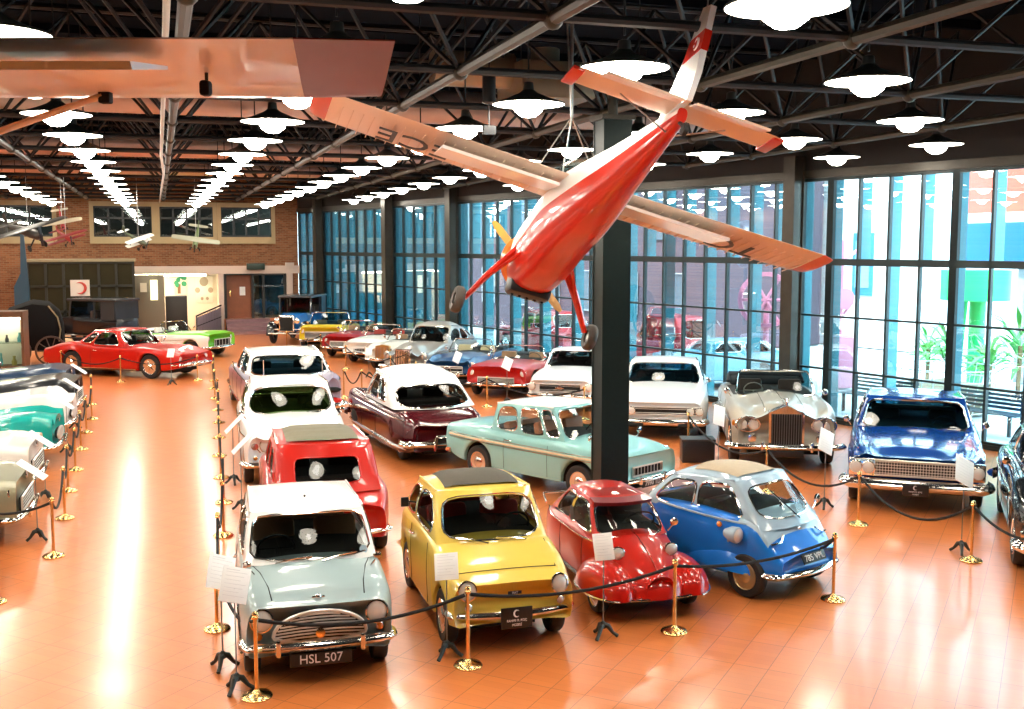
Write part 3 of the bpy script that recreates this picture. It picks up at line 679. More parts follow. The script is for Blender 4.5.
    def grille_bars(s, x, z0, z1, w, n, vert=False, back=under, m=bright_trim, fr=True, bow=.0, name='grille', r=.007):
        g = MB(); g.rbox(x - .03, x, -w, w, z0, z1, .01); o = g.obj(name, back, s.root)
        g = MB()
        for k in range(n):
            t = (k + .5) / n
            if vert: y = lerp(-w, w, t); g.tube([(x + .012, y, z0 + .01), (x + .012, y, z1 - .01)], r, 4)
            else:
                z = lerp(z0, z1, t); g.tube([(x + .012, -w, z), (x + .012 + bow, 0, z), (x + .012, w, z)], r, 4)
        if fr: g.tube([(x + .01, -w, z0), (x + .01, w, z0), (x + .01, w, z1), (x + .01, -w, z1)], .016, 5, closed=True)
        g.obj('grille_bars', m, o); return o
def sedan(L=4.4, W_=.85, hood=.9, belt=.92, top=1.42, nose=.8, tail=.8, xF=.75, xB=-1.25, xf=.3, xb=-.8, axf=None, axr=None, sill=.22, fend=None, valley=None, cwid=.9, two=None):
    """side and plan lines of an ordinary closed car"""
    x1, x0 = L / 2, -L / 2; fend = fend or hood - .02
    P = dict(w=[(x0, W_ * .84), (x0 + .3, W_ * .93), (x0 + 1.0, W_ * .99), (0, W_), (x1 - 1.0, W_ * .99), (x1 - .3, W_ * .94), (x1, W_ * .85)],
             zb=[(x0, sill + .16), (x0 + .5, sill + .03), (0, sill), (x1 - .5, sill + .03), (x1, sill + .16)],
             zs=[(x0, tail - .14), (x0 + .4, tail - .08), (xB, belt - .08), (xF, belt - .08), (x1 - .4, nose - .08), (x1, nose - .16)],
             zf=[(x0, tail - .02), (x0 + .4, tail + .02), (xB, belt), (xF, belt - .01), (x1 - .4, fend), (x1, nose - .03)],
             zc=[(x0, tail), (x0 + .5, tail + .06), (xB, belt + .03), (xF, belt + .04), (x1 - .5, hood), (x1 - .12, nose + .01), (x1, nose - .03)],
             axles=(axf if axf is not None else x1 - .75, axr if axr is not None else x0 + .85), tub=(xB, xF))
    if valley: P['zv'] = valley
    wb = W_ * cwid
    P['cab'] = dict(xF=xF, xf=xf, xB=xB, xb=xb, wF=wb, wf=wb * .84, wB=wb * .97, wb=wb * .8, bF=.14, bf=.08, bB=.12, bb=.06, zF=belt - .03, zf=top, zB=belt - .02, zb=top - .02, crown=.06, sw=[(.06, .46, .12, .9), (.52, .92, .12, .9)])
    return P
# ------------------------------------------------------------------ front row: white-roofed small saloon
FL = 0.0
def mini():
    bl = paint('duck_blue', (.34, .45, .47)); wh = paint('roof_white', (.88, .88, .86))
    P = dict(mat=bl, roofmat=wh, wr=.25, ww=.15, ra=.05, style='small', seats=seat_tan, cap=.09,
             w=[(-1.5, .6), (-1.2, .68), (-.5, .7), (.6, .7), (1.2, .7), (1.42, .66), (1.5, .6)],
             zb=[(-1.5, .3), (-1.2, .2), (0, .17), (1.15, .2), (1.5, .3)],
             zs=[(-1.5, .72), (-1.2, .78), (0, .82), (.65, .8), (1.1, .74), (1.5, .56)],
             zf=[(-1.5, .8), (-1.2, .85), (0, .9), (.65, .87), (1.1, .82), (1.38, .74), (1.5, .62)],
             zc=[(-1.5, .82), (-1.2, .88), (0, .93), (.65, .92), (1.1, .84), (1.36, .75), (1.5, .62)],
             axles=(1.0, -1.03), tub=(-1.0, .62))
    P['cab'] = dict(xF=.7, xf=.26, xB=-1.25, xb=-.98, wF=.64, wf=.56, wB=.62, wb=.54, bF=.12, bf=.07, bB=.08, bb=.05, zF=.88, zf=1.27, zB=.86, zb=1.27, crown=.06, arch=.02, ws=(-.94, .94, .1, .95), rw=(-.8, .8, .2, .85), sw=[(.06, .46, .1, .9), (.5, .94, .1, .9)], steer=-1, steer_mat=black, rail=mat('steel_rail', (.6, .6, .6), .3, .8), glass=car_glass)
    c = Car('compact_car', 'pale blue-grey two-door small saloon with white roof, nearest car to the viewer, plate HSL 507', 'car', heading(317, 667, -15.5, True, 1.1), P); c.root.scale = (1, 1, 1.05)
    c.lamp(1.475, .52, .6, .095, d=(1, .0, .08), depth=.1)
    c.lamp(1.46, .55, .46, .035, amber, 'indicator')
    # curved grille with wavy bars
    g = MB(); pts = [(.41 * math.cos(t) if abs(t) < 9 else 0, .46 + (.19 * math.sin(t) if math.sin(t) > 0 else .07 * math.sin(t))) for t in [2 * PI * k / 28 for k in range(28)]]
    g.prism([(p[0], p[1]) for p in pts], 0, 1.44, 1.512); o = g.obj('grille', under, c.root)
    g = MB(); g.tube([(1.517, p[0] * 1.02, .46 + (p[1] - .46) * 1.05) for p in pts], .017, 6, closed=True)
    for k in range(9):
        z = .405 + k * .028; w_ = .4 * math.sqrt(max(0.02, 1 - ((z - .46) / (.19 if z > .46 else .08)) ** 2)) if abs(z - .46) < .19 else .1
        g.tube([(1.515, -w_, z - .012), (1.53, -w_ * .5, z + .005), (1.535, 0, z + .01), (1.53, w_ * .5, z + .005), (1.515, w_, z - .012)], .008, 5)
    g.obj('grille_bars', bright_trim, o)
    g = MB(); g.lathe([(0, 0), (.045, 0), (.045, .012), (.03, .018), (0, .02)], 8, Matrix.Translation((1.54, 0, .47)) @ Matrix.Rotation(PI / 2, 4, 'Y')); g.obj('badge', brass, o)
    g = MB(); g.rbox(1.36, 1.38, -.06, .06, .72, .75, .008); g.ell((1.38, 0, .74), (.02, .03, .03), 10, 6); g.obj('bonnet_badge', chrome, c.root)
    c.bumper(1, .36, .68, .05, .045, .1, .04, .12, .38)
    c.bumper(-1, .36, .66, .05, .045, .08, .04, .1)
    for sg in (1, -1):
        g = MB(); g.tube([(1.4, sg * .42, .75), (1.2, sg * .44, c.top(1.2, .44) + .002), (.9, sg * .5, c.top(.9, .5) + .002), (.66, sg * .57, c.top(.66, .57) + .002)], .005, 4); g.obj('bonnet_seam', under, c.root)
    c.plate(1.545, .245, 'HSL 507', .56, .12)
    c.wipers(P['cab']); c.mirror(.9, .93, .62, (1, -1), .045)
    c.seams([.55, -.35]); c.handle(-.25, .72); c.strip(.2, -1.1, 1.1, r=.015, name='sill_trim')
    g = MB(); g.lathe([(0, 0), (.04, 0), (.04, .004), (0, .004)], 16, Matrix.Translation(c.sf(P['cab'], 'F', .82, .17) + Vector((.008, 0, 0))) @ Matrix.Rotation(1.2, 4, 'Y')); g.obj('tax_disc', mat('disc_blue', (.45, .6, .7), .5), c.root)
    g = MB(); g.ell((0, 0, 1.345), (.012, .012, .012), 8, 5); g.obj('aerial_plug', under, c.root)
mini()
# red square car with rolled roof, seen from behind
def red_rear():
    P = dict(mat=paint('signal_red', (.52, .011, .005)), wr=.3, ww=.15, ra=.05, style='small', cap=.1,
             w=[(-1.9, .62), (-1.7, .74), (-1.2, .8), (0, .78), (1.2, .76), (1.9, .6)], zb=[(-1.9, .38), (-1.6, .26), (1.6, .25), (1.9, .38)],
             zs=[(-1.9, .55), (-1.7, .8), (-1.3, .9), (0, .92), (1.3, .85), (1.9, .6)], zf=[(-1.9, .62), (-1.7, .88), (-1.3, .95), (0, 1.0), (1.3, .92), (1.9, .65)],
             zc=[(-1.9, .64), (-1.75, .9), (-1.4, 1.0), (0, 1.02), (1.3, .98), (1.75, .85), (1.9, .67)], axles=(1.3, -1.2), tub=(-1.3, .8))
    P['cab'] = dict(xF=.85, xf=.45, xB=-1.62, xb=-1.0, wF=.68, wf=.58, wB=.66, wb=.6, bF=.08, bf=.05, bB=.12, bb=.16, zF=.95, zf=1.46, zB=.93, zb=1.5, crown=.03, arch=.03, rw=(-.66, .66, .2, .74), rr=7, sw=[(.06, .3, .15, .88), (.35, .6, .15, .88), (.66, .9, .15, .85)], trim_mat=MC['paint_signal_red'], rail=MC['paint_signal_red'])
    c = Car('compact_car', 'bright red small car with rolled grey cloth roof, seen from behind the pale blue-grey saloon', 'car', heading(331, 561, -15.5, False, -1.7), P); c.root.scale = (1, 1, .94)
    c.soft_roof(.1, .95, 1, 9, noisy(mat('canvas_grey', (.2, .18, .12), .85), 20, .1), .03, 1.9)
    c.bumper(-1, .42, .74, .04, .04, .12, .03, .12); c.lamp(-1.72, .66, .72, .05, redlens, 'tail_lamp', d=(-1, .25, 0), depth=.06)
    c.seams([.75, -.05, -.8]); c.mirror(.95, 1.1, .82); c.bumper(1, .42, .7, .04, .04, .1, .03, .1)
    c.lamp(1.84, .5, .72, .08)
red_rear()
def white_mid():
    wh = paint('white', (.86, .87, .85)); P = sedan(4.5, .9, 1.0, 1.0, 1.48, .84, .86, .75, -1.35, .3, -.85, sill=.25, fend=.95, valley=[(-2.2, .84), (.7, 1.0), (1.6, .9), (2.2, .78)])
    P.update(mat=wh, glass=green_glass, cap=.14, wr=.33); P['cab'].update(wr=4, bF=.2, ws=(-.92, .92, .07, .9), trim=.016, trim_mat=chrome)
    c = Car('sedan', 'plain white rounded saloon with green-tinted windscreen behind the red rolled-roof car', 'car', heading(298, 487, -15.5, True, 2.1), P); c.root.scale = (1, 1, 1.04)
    c.lamp(2.13, .5, .7, .1, depth=.12); c.lamp(2.2, .68, .52, .035, amber, 'indicator'); c.lamp(2.22, .56, .52, .035, None, 'side_lamp')
    c.bumper(1, .42, .88, .06, .05, .12, .08, .2, .35); c.bumper(-1, .42, .86, .06, .05, .1, .08, .2)
    c.grille_bars(2.24, .5, .66, .3, 6); c.mirror(1.15, 1.08, .86, (1, -1), .05); c.strip(.8, -1.8, 1.9); c.wipers(P['cab']); c.seams([.7, -.3])
    c.plate(2.3, .3, '', .4, .1)
white_mid()
def lavender():
    lv = paint('lavender', (.42, .36, .5)); wh = MC['paint_roof_white']
    P = sedan(5.3, 1.04, .98, .98, 1.42, .86, .86, .75, -1.5, .3, -.85, sill=.24)
    P.update(mat=lv, roofmat=wh, wr=.36, cap=.08, glass=blue_glass, two=(3, 6, -2.3, 2.2), mat2=paint('mauve_side', (.33, .2, .24)))
    P['zf'] = [(-2.65, 1.0), (-2.2, 1.04), (-1.4, 1.0), (.7, .97), (2.2, .9), (2.65, .82)]; P['zs'] = [(-2.65, .82), (-2.2, .92), (0, .9), (2.2, .8), (2.65, .68)]
    P['zc'] = [(-2.65, .82), (-2.2, .88), (-1.5, .96), (.7, 1.0), (2.2, .92), (2.65, .8)]; P['zv'] = [(-2.65, .84), (-1.5, .93), (.7, .97), (2.65, .8)]
    P['cab'].update(rw=(-.93, .93, .1, .86), rr=7, bB=.25, zB=.93, xB=-1.5, xb=-.8, trim=.02)
    c = Car('sedan', 'long lavender finned saloon with white roof, seen from behind, parked behind the plain white car', 'car', heading(297, 425, -19.5, False, -2.5), P); c.root.scale = (1.03, 1.06, 1.06)
    for sg in (1, -1):
        g = MB(); g.ell((-2.62, sg * .72, .74), (.06, .2, .06), 16, 8); g.obj('fin_lamp', under, c.root)
        g = MB(); g.ell((-2.66, sg * .72, .52), (.05, .2, .07), 16, 8); g.obj('tail_lamp', redlens, c.root)
    c.bumper(-1, .42, .98, .1, .07, .1, .06, .3); c.bumper(1, .42, .95, .08, .07, .1, .06, .3)
    c.strip(.92, -2.5, 2.2, r=.02); c.strip(.34, -2.2, 2.1, r=.02); c.seams([.7, -.35, -1.3])
    for sg in (1, -1):
        g = MB(); g.tube([(-2.0, sg * .62, .93), (-2.03, sg * .62, 1.35)], .012, 5); g.obj('aerial', chrome, c.root)
lavender()
def maroon():
    mr = paint('maroon', (.075, .006, .01), .15); wh = MC['paint_roof_white']
    P = sedan(4.5, .84, .9, .93, 1.45, .86, .78, .85, -1.35, .35, -.75, sill=.24)
    P.update(mat=mr, roofmat=wh, wr=.32, cap=.16, axles=((1.4, False), (-1.35, False)), ra=.04)
    P['zf'] = [(-2.25, .66), (-1.9, .82), (-1.3, .9), (.8, .9), (1.8, .93), (2.25, .85)]; P['zs'] = [(-2.25, .58), (-1.8, .74), (0, .82), (1.9, .84), (2.25, .72)]
    P['zc'] = [(-2.25, .62), (-1.9, .8), (-1.3, .95), (.8, .97), (1.8, .9), (2.25, .8)]
    P['w'] = [(-2.25, .62), (-1.9, .78), (-1.2, .86), (0, .86), (1.6, .84), (2.05, .78), (2.25, .68)]; P['track'] = .6; P['zb'] = [(-2.25, .3), (-1.8, .2), (1.8, .2), (2.25, .32)]
    P['cab'].update(rw=(-.9, .9, .04, .74), rr=4, bB=.22, bb=.14, xb=-.7, xB=-1.42, zb=1.4, arch=.06, crown=.08, trim=.02, wB=.8, wb=.66, sw=[(.04, .16, .15, .9), (.2, .52, .15, .9), (.57, .8, .15, .85)])
    c = Car('sedan', 'maroon saloon with white domed roof and wide wraparound rear window, seen from behind', 'car', heading(447, 464, -22.5, False, -2.1), P); c.root.scale = (1.0, 1.0, 1.05)
    c.bumper(-1, .4, .84, .08, .06, .16, .06, .3, .3); c.bumper(1, .42, .84, .08, .06, .12, .06, .2)
    g = MB(); g.rbox(-2.37, -2.3, -.3, .3, .33, .5, .03); g.obj('plate_recess', under, c.root)
    g = MB(); g.tube([(-2.38, -.33, .3), (-2.38, -.28, .54), (-2.38, .28, .54), (-2.38, .33, .3)], .03, 8); g.obj('plate_arch', chrome, c.root)
    c.lamp(-2.02, .68, .6, .04, redlens, 'tail_lamp', d=(-1, .3, .2), depth=.04); c.strip(.3, -2.0, 2.0, chrome, .025, 'sill_trim'); c.strip(.78, -1.9, 1.9, r=.012); c.seams([.8, -.3])
    for sg in (1, -1):
        g = MB(); y = c.side(1.4, .5); g.ell((1.4, sg * (y - .03), .42), (.3, .06, .16), 18, 8); g.obj('wheel_opening', under, c.root)
    c.strip(.96, -.9, .8, chrome, .015, 'belt_trim')
maroon()
def yellow():
    ye = paint('yellow', (.85, .6, .1), .25)
    P = dict(mat=ye, wr=.25, ww=.14, ra=.045, style='small', cap=.12, seats=seat_red,
             w=[(-1.48, .52), (-1.2, .62), (-.6, .66), (.3, .66), (1.0, .66), (1.35, .62), (1.48, .52)],
             zb=[(-1.48, .3), (-1.2, .2), (0, .17), (1.1, .2), (1.48, .3)],
             zs=[(-1.48, .6), (-1.1, .75), (0, .82), (.55, .8), (1.0, .72), (1.35, .6), (1.48, .5)],
             zf=[(-1.48, .68), (-1.1, .84), (0, .88), (.55, .86), (1.0, .78), (1.3, .68), (1.48, .56)],
             zc=[(-1.48, .7), (-1.1, .88), (0, .93), (.6, .9), (1.0, .8), (1.3, .69), (1.48, .58)],
             axles=(.98, -.86), tub=(-.9, .6))
    P['cab'] = dict(xF=.68, xf=.3, xB=-1.18, xb=-.62, wF=.6, wf=.52, wB=.58, wb=.5, bF=.16, bf=.07, bB=.14, bb=.08, zF=.83, zf=1.27, zB=.84, zb=1.24, crown=.04, arch=.05, ws=(-.9, .9, .1, .9), wr=4.5, rw=(-.75, .75, .25, .8), sw=[(.06, .5, .14, .9), (.56, .86, .14, .88)], sr=4, rail=ye, trim=.013)
    c = Car('compact_car', 'small yellow rounded car with grey canvas sunroof, front facing the viewer', 'car', heading(501, 636, -16.5, True, 1.0), P); c.root.scale = (1, 1, 1.1)
    c.soft_roof(.08, .8, 1, 9, noisy(mat('canvas_dark', (.09, .08, .06), .85), 20, .1), .02)
    c.lamp(1.46, .47, .6, .085, d=(1, .12, .1), depth=.12); c.lamp(1.49, .47, .46, .035, None, 'side_lamp', depth=.06)
    c.bumper(1, .36, .63, .035, .035, .12, .02, .1); c.bumper(-1, .36, .6, .035, .035, .1, .02, .1)
    g = MB(); g.rbox(1.49, 1.5, -.07, .07, .545, .575, .003); o = g.obj('badge', under, c.root); text_obj('FIAT', .03, plate_txt, 'lettering', o, frame((1.503, 0, .56), (0, 1, 0), (0, 0, 1)))
    c.plate(1.56, .35, None, .32, .19, sub=('RAHMI M. KOÇ', 'MÜZESİ'))
    g = MB(); g.tube([(1.25, y, c.top(1.25, y) + .002) for y in [-.5 + .1 * k for k in range(11)]], .005, 4); g.tube([(.75, sg * .54, c.top(.75, .54) + .002) for sg in (1,)] + [(1.25, .5, c.top(1.25, .5) + .002)], .004, 4); g.obj('bonnet_seam', under, c.root)
    c.wipers(P['cab'], 1); c.seams([.45, -.4]); c.handle(-.3, .74)
    g = MB(); g.tube([(-.44, -.55, 1.0), (-.44, -.68, 1.03)], .01, 5); g.rbox(-.45, -.43, -.76, -.67, .97, 1.07, .01)
    g.obj('wing_mirror', black, c.root)
    g = MB(); g.rbox(-1.46, -1.4, -.2, .2, .72, .8, .01); g.obj('engine_vent', under, c.root)
yellow()
def bubble_red():
    rd = MC['paint_signal_red']
    P = dict(mat=rd, wr=.2, ww=.11, ra=.0, style='disc', cap=.1, track=.5, seats=seat_m,
             w=[(-1.41, .2), (-1.1, .4), (-.6, .5), (.1, .5), (.6, .44), (1.0, .3), (1.25, .12), (1.3, .06)],
             zb=[(-1.41, .35), (-1.1, .25), (0, .2), (1.0, .25), (1.3, .32)],
             zs=[(-1.41, .5), (-1.0, .66), (0, .72), (.6, .66), (1.0, .5), (1.3, .4)],
             zf=[(-1.41, .58), (-1.0, .74), (0, .8), (.6, .72), (1.0, .55), (1.3, .42)],
             zc=[(-1.41, .6), (-1.0, .78), (0, .84), (.55, .82), (1.0, .66), (1.3, .46)], axles=((.82, False),), tub=(-.9, .45))
    P['cab'] = dict(xF=.52, xf=.18, xB=-1.05, xb=-.5, wF=.42, wf=.34, wB=.34, wb=.3, bF=.14, bf=.08, bB=.14, bb=.12, zF=.76, zf=1.14, zB=.74, zb=1.14, crown=.05, arch=.04, glass=clear_glass, ws=(-.93, .93, .05, .93), wr=5, rw=(-.8, .8, .2, .9), sw=[(.04, .46, .08, .92), (.5, .86, .08, .92)], rail=rd, trim=.014)
    c = Car('microcar', 'red three-wheeled bubble car with low pointed nose and glass canopy', 'microcar', heading(651, 614, -16.5, True, 1.15), P); c.root.scale = (1.1, 1.05, .95)
    g = MB(); g.ell((.74, 0, .27), (.6, .5, .36), 28, 12, .27); g.obj('front_apron', rd, c.root)
    for sg in (1, -1):                                          # bulging front wings
        g = MB(); g.ell((.8, sg * .4, .27), (.5, .29, .33), 28, 14, .27); g.obj('front_wing', rd, c.root)
        g = MB(); g.tube([(.8 + .5 * math.cos(t), sg * (.4 + .295 * math.sin(t)), .275) for t in [math.radians(10 + k * 12) for k in range(14)]], .012, 5); g.obj('wing_trim', chrome, c.root)
    g = MB(); g.tube([(1.31 - .35 * abs(y) ** 2.2, y, .275) for y in (-.5, -.4, -.25, 0, .25, .4, .5)], .014, 6); g.obj('front_trim', chrome, c.root)
    g = MB(); g.tube([(lerp(.5, 1.3, k / 10), 0, c.top(lerp(.5, 1.29, k / 10), 0) + .004) for k in range(11)], .006, 5); g.obj('nose_trim', chrome, c.root)
    c.lamp(.86, .3, .68, .07, d=(1, .05, .05), depth=.12, pod=.16)
    g = MB(); V = [c.sf(P['cab'], 'F', -1 + 2 * k / 12, .98) + Vector((.12, 0, .0)) for k in range(13)]; U_ = [c.sf(P['cab'], 'F', -1 + 2 * k / 12, 1.0) + Vector((-.02, 0, .02)) for k in range(13)]
    g.loft([U_, V, [v - Vector((.03, 0, .05)) for v in V]], 0, False, False); g.obj('sun_visor', paint('visor_maroon', (.2, .01, .02)), c.root)
    vs, n, mm = c.roofv; g = MB(); P2 = [[Vector(vs[i * (mm + 1) + j]) + Vector((0, 0, .006)) for j in range(1, mm)] for i in range(1, 5)]; k = len(P2[0])
    g.add([v for r_ in P2 for v in r_], [(i * k + j, i * k + j + 1, (i + 1) * k + j + 1, (i + 1) * k + j) for i in range(3) for j in range(k - 1)]); g.obj('roof_light', clear_glass, c.root)
    t, hc = wheel_meshes(.2, .11, 'disc'); o = bpy.data.objects.new('wheel', t); C.objects.link(o); o.parent = c.root; o.location = (-1.0, 0, .2)
    c.strip(.72, -1.1, .5, chrome, .008); c.seams([.3, -.35]); c.mirror(.5, .88, .52, (1,), .05); c.strip(.24, -.9, .7, black, .02, 'sill')
    g = MB(); g.tube([(-1.25, -.35, .72), (-1.5, -.3, .78), (-1.5, .3, .78), (-1.25, .35, .72)], .014, 6); g.obj('luggage_rail', chrome, c.root)
bubble_red()
def bubble_blue():
    bl = paint('bright_blue', (.006, .2, .78), .18); sv = paint('silver_blue', (.36, .5, .62), .22)
    P = dict(mat=bl, roofmat=sv, wr=.25, ww=.14, ra=.04, style='gold', cap=.06, track=.58, mat2=sv, two=(8, 14, .55, .93), seats=seat_m,
             w=[(-1.14, .36), (-.9, .5), (-.3, .6), (.3, .64), (.75, .62), (1.0, .57), (1.16, .5)],
             zb=[(-1.14, .42), (-.8, .24), (0, .2), (.8, .22), (1.16, .28)],
             zs=[(-1.14, .6), (-.7, .8), (0, .86), (.5, .84), (.8, .76), (.95, .6), (1.08, .46), (1.16, .38)],
             zf=[(-1.14, .7), (-.7, .88), (0, .92), (.5, .9), (.8, .84), (.95, .68), (1.08, .51), (1.16, .41)],
             zc=[(-1.14, .72), (-.7, .92), (0, .96), (.5, .94), (.8, .89), (.95, .75), (1.08, .56), (1.16, .43)], axles=((.72, False),), tub=(-.8, .6))
    P['cab'] = dict(xF=.86, xf=.42, xB=-1.0, xb=-.55, wF=.55, wf=.46, wB=.5, wb=.42, bF=.12, bf=.1, bB=.14, bb=.12, zF=.78, zf=1.28, zB=.8, zb=1.2, crown=.05, arch=.06, glass=clear_glass, ws=(-.88, .88, .2, .88), wr=4, rw=(-.85, .85, .1, .85), sw=[(.08, .5, .16, .9), (.54, .93, .14, .88)], sr=4.5, rail=sv, trim=.014, steer=1)
    # facing right-forward
    c = Car('microcar', 'bright blue egg-shaped bubble car with silver-blue upper body and front door, plate 785 VPL', 'microcar', heading(772, 590, 0, True, .72), P)
    d = CV(.64, -.77, 0); c.root.rotation_euler.z = math.atan2(d.y, d.x); p = W(778, 586); dn = d.normalized(); c.root.location = p - dn * .72
    c.soft_roof(.1, .72, 1, 9, noisy(mat('canvas_tan', (.46, .38, .28), .85), 20, .08), .02)
    for sg in (1, -1):                                          # flowing front wings
        rings = []
        for k in range(13):
            t = k / 12; x = lerp(-.55, 1.02, t); R = math.sin(PI * (t ** 1.5)) ** .6 if 0 < t < 1 else .02
            rings.append([(x, sg * (.5 + .19 * R * math.cos(PI * j / 12)), .27 + (.3 * R * math.sin(PI * j / 12))) for j in range(13)])
        g = MB(); g.loft(rings, 0, True, False); g.obj('front_wing', bl, c.root)
        g = MB(); g.tube([(.45, sg * .6, .58), (.55, sg * .7, .68)], .02, 6); g.lathe([(0, -.2), (.05, -.17), (.09, -.08), (.095, 0), (.085, .015)], 18, Matrix.Translation((.66, sg * .7, .72)) @ Matrix.Rotation(PI / 2, 4, 'Y')); o = g.obj('headlamp', sv, c.root)
        g = MB(); g.lathe([(.085, .01), (.06, .03), (0, .04)], 18, Matrix.Translation((.66, sg * .7, .72)) @ Matrix.Rotation(PI / 2, 4, 'Y')); g.obj('lens', lens_m, o)
        g = MB(); g.ell((.35, sg * .645, .78), (.035, .03, .035), 12, 8); g.obj('indicator', amber, c.root)
        g = MB(); g.tube([(.99, sg * .3, .72), (1.04, sg * .4, .66), (.99, sg * .52, .64)], .014, 6); g.obj('door_handle', chrome, c.root)
    t, hc = wheel_meshes(.25, .14, 'gold')
    for sg in (1, -1):
        o = bpy.data.objects.new('wheel', t); C.objects.link(o); o.parent = c.root; o.location = (-.78, sg * .26, .25)
    c.bumper(1, .3, .6, .05, .04, .14, .05, .1); c.strip(.84, -.85, .7, sv, .014)
    c.plate(1.2, .46, '785 VPL', .42, .11, y=-.0, tilt=-.5)
    g = MB(); p0 = c.sf(P['cab'], 'F', .1, .16) + Vector((.04, 0, 0)); g.tube([p0, c.sf(P['cab'], 'F', -.3, .75) + Vector((.04, 0, 0))], .01, 5); g.obj('wiper', chrome, c.root)
    g = MB(); g.rbox(.97, 1.0, -.03, .03, .74, .77, .006); g.obj('badge', chrome, c.root)
    c.mirror(.75, .95, .7, (1,), .06)
    g = MB()
    for k in range(12): a = PI * (k + .5) / 12; y = .26 * math.cos(a); z = .58 + .12 * math.sin(a); g.ell((1.16 - .78 * (z - .43), y, z), (.008, .008, .008), 6, 4)
    g.obj('door_studs', chrome, c.root)
bubble_blue()
def anglia():
    aq = paint('aqua', (.26, .56, .56), .22); wh = MC['paint_roof_white']
    P = sedan(4.05, .77, .84, .92, 1.4, .8, .87, .86, -.95, .52, -.62, axf=1.2, axr=-1.12, sill=.24)
    P.update(mat=aq, roofmat=aq, wr=.29, ww=.13, cap=.05, style='disc', ra=.07, seats=mat('seat_orange', (.55, .2, .1), .6), glass=clear_glass)
    P['zf'] = [(-1.97, .86), (-1.5, .9), (-.9, .9), (.6, .9), (1.5, .87), (1.97, .8)]; P['zs'] = [(-1.97, .76), (-.9, .8), (.6, .8), (1.5, .76), (1.97, .68)]
    P['cab'].update(wf=.58, wF=.66, xb=-.8, xB=-.85, zB=.86, zb=1.34, ws=(-.94, .94, .05, .93), sw=[(.04, .2, .1, .9, 5), (.24, .54, .1, .9), (.6, .92, .12, .9, 3.5)], crown=.06, rail=wh, rw=(-.85, .85, .1, .9))
    c = Car('sedan', 'light blue two-door small saloon with white roof and cream side stripe, plate 7990 TD', 'car', heading(571, 500, 0, True, 1.2), P)
    d = CV(.70, -.715, 0).normalized(); c.root.rotation_euler.z = math.atan2(d.y, d.x)
    near = Vector((-d.y, d.x, 0)); near = near if (c.root.matrix_world.to_3x3() @ Vector((0, 0, 1))).z > 0 else near
    nr = CV(-.715, -.70, 0).normalized()                         # side that faces the viewer
    c.root.location = W(581, 501) - nr * .66 - d * 1.2
    vs, n, mm = c.roofv; g = MB(); rows = [[Vector(vs[i * (mm + 1) + j]) + Vector((0, 0, .006)) for j in range(mm + 1)] for i in range(n + 1)]; k = mm + 1
    g.add([v for r_ in rows for v in r_], [(i * k + j, i * k + j + 1, (i + 1) * k + j + 1, (i + 1) * k + j) for i in range(n) for j in range(mm)]); g.obj('roof_panel', wh, c.root)
    cr = paint('cream_stripe', (.75, .68, .48))
    c.strip(.7, -1.9, 1.85, cr, .022, 'side_trim'); c.strip(.74, -1.9, 1.85, chrome, .007); c.strip(.66, -1.9, 1.85, chrome, .007)
    c.lamp(1.9, .56, .72, .09, depth=.12, pod=.2); c.bumper(1, .4, .7, .05, .04, .1, .05, .15, .3); c.bumper(-1, .4, .68, .05, .04, .08, .05, .12)
    c.grille_bars(1.985, .46, .6, .36, 9, True); c.plate(2.09, .34, '7990 TD', .5, .11)
    c.seams([.55, -.45]); c.handle(-.35, .78); c.mirror(1.35, 1.0, .6, (1, -1), .06); c.wipers(P['cab'])
    c.lamp(-1.97, .6, .6, .05, redlens, 'tail_lamp', d=(-1, 0, 0))
anglia()
# ------------------------------------------------------------------ second and third rows
def white_coupe():
    wh = MC['paint_white']; P = sedan(5.0, .98, .94, .95, 1.4, .8, .82, .55, -1.6, .0, -.95, sill=.24)
    P.update(mat=wh, wr=.34, style='spoke', cap=.05, glass=blue_glass); P['cab'].update(zF=.9, crown=.05, ws=(-.93, .93, .08, .9))
    c = Car('coupe', 'white hardtop coupe with twin headlamps and wide black grille, right of the dark green column', 'car', heading(661, 437, 9.5, True, 2.1), P)
    c.grille_bars(2.49, .53, .69, .84, 2, r=.006)
    for y in (.78, .6): c.lamp(2.5, y, .61, .075, depth=.03)
    c.bumper(1, .38, .92, .07, .07, .08, .04, .2); c.bumper(-1, .38, .9, .07, .07, .08, .04, .2)
    g = MB(); g.rbox(2.56, 2.6, -.65, -.35, .3, .35, .01); g.rbox(2.56, 2.6, .35, .65, .3, .35, .01); g.obj('bumper_slot', under, c.root)
    c.mirror(.7, 1.05, .98, (1, -1)); c.seams([.55, -.6]); c.strip(.28, -1.7, 1.7, r=.015); c.wipers(P['cab'])
white_coupe()
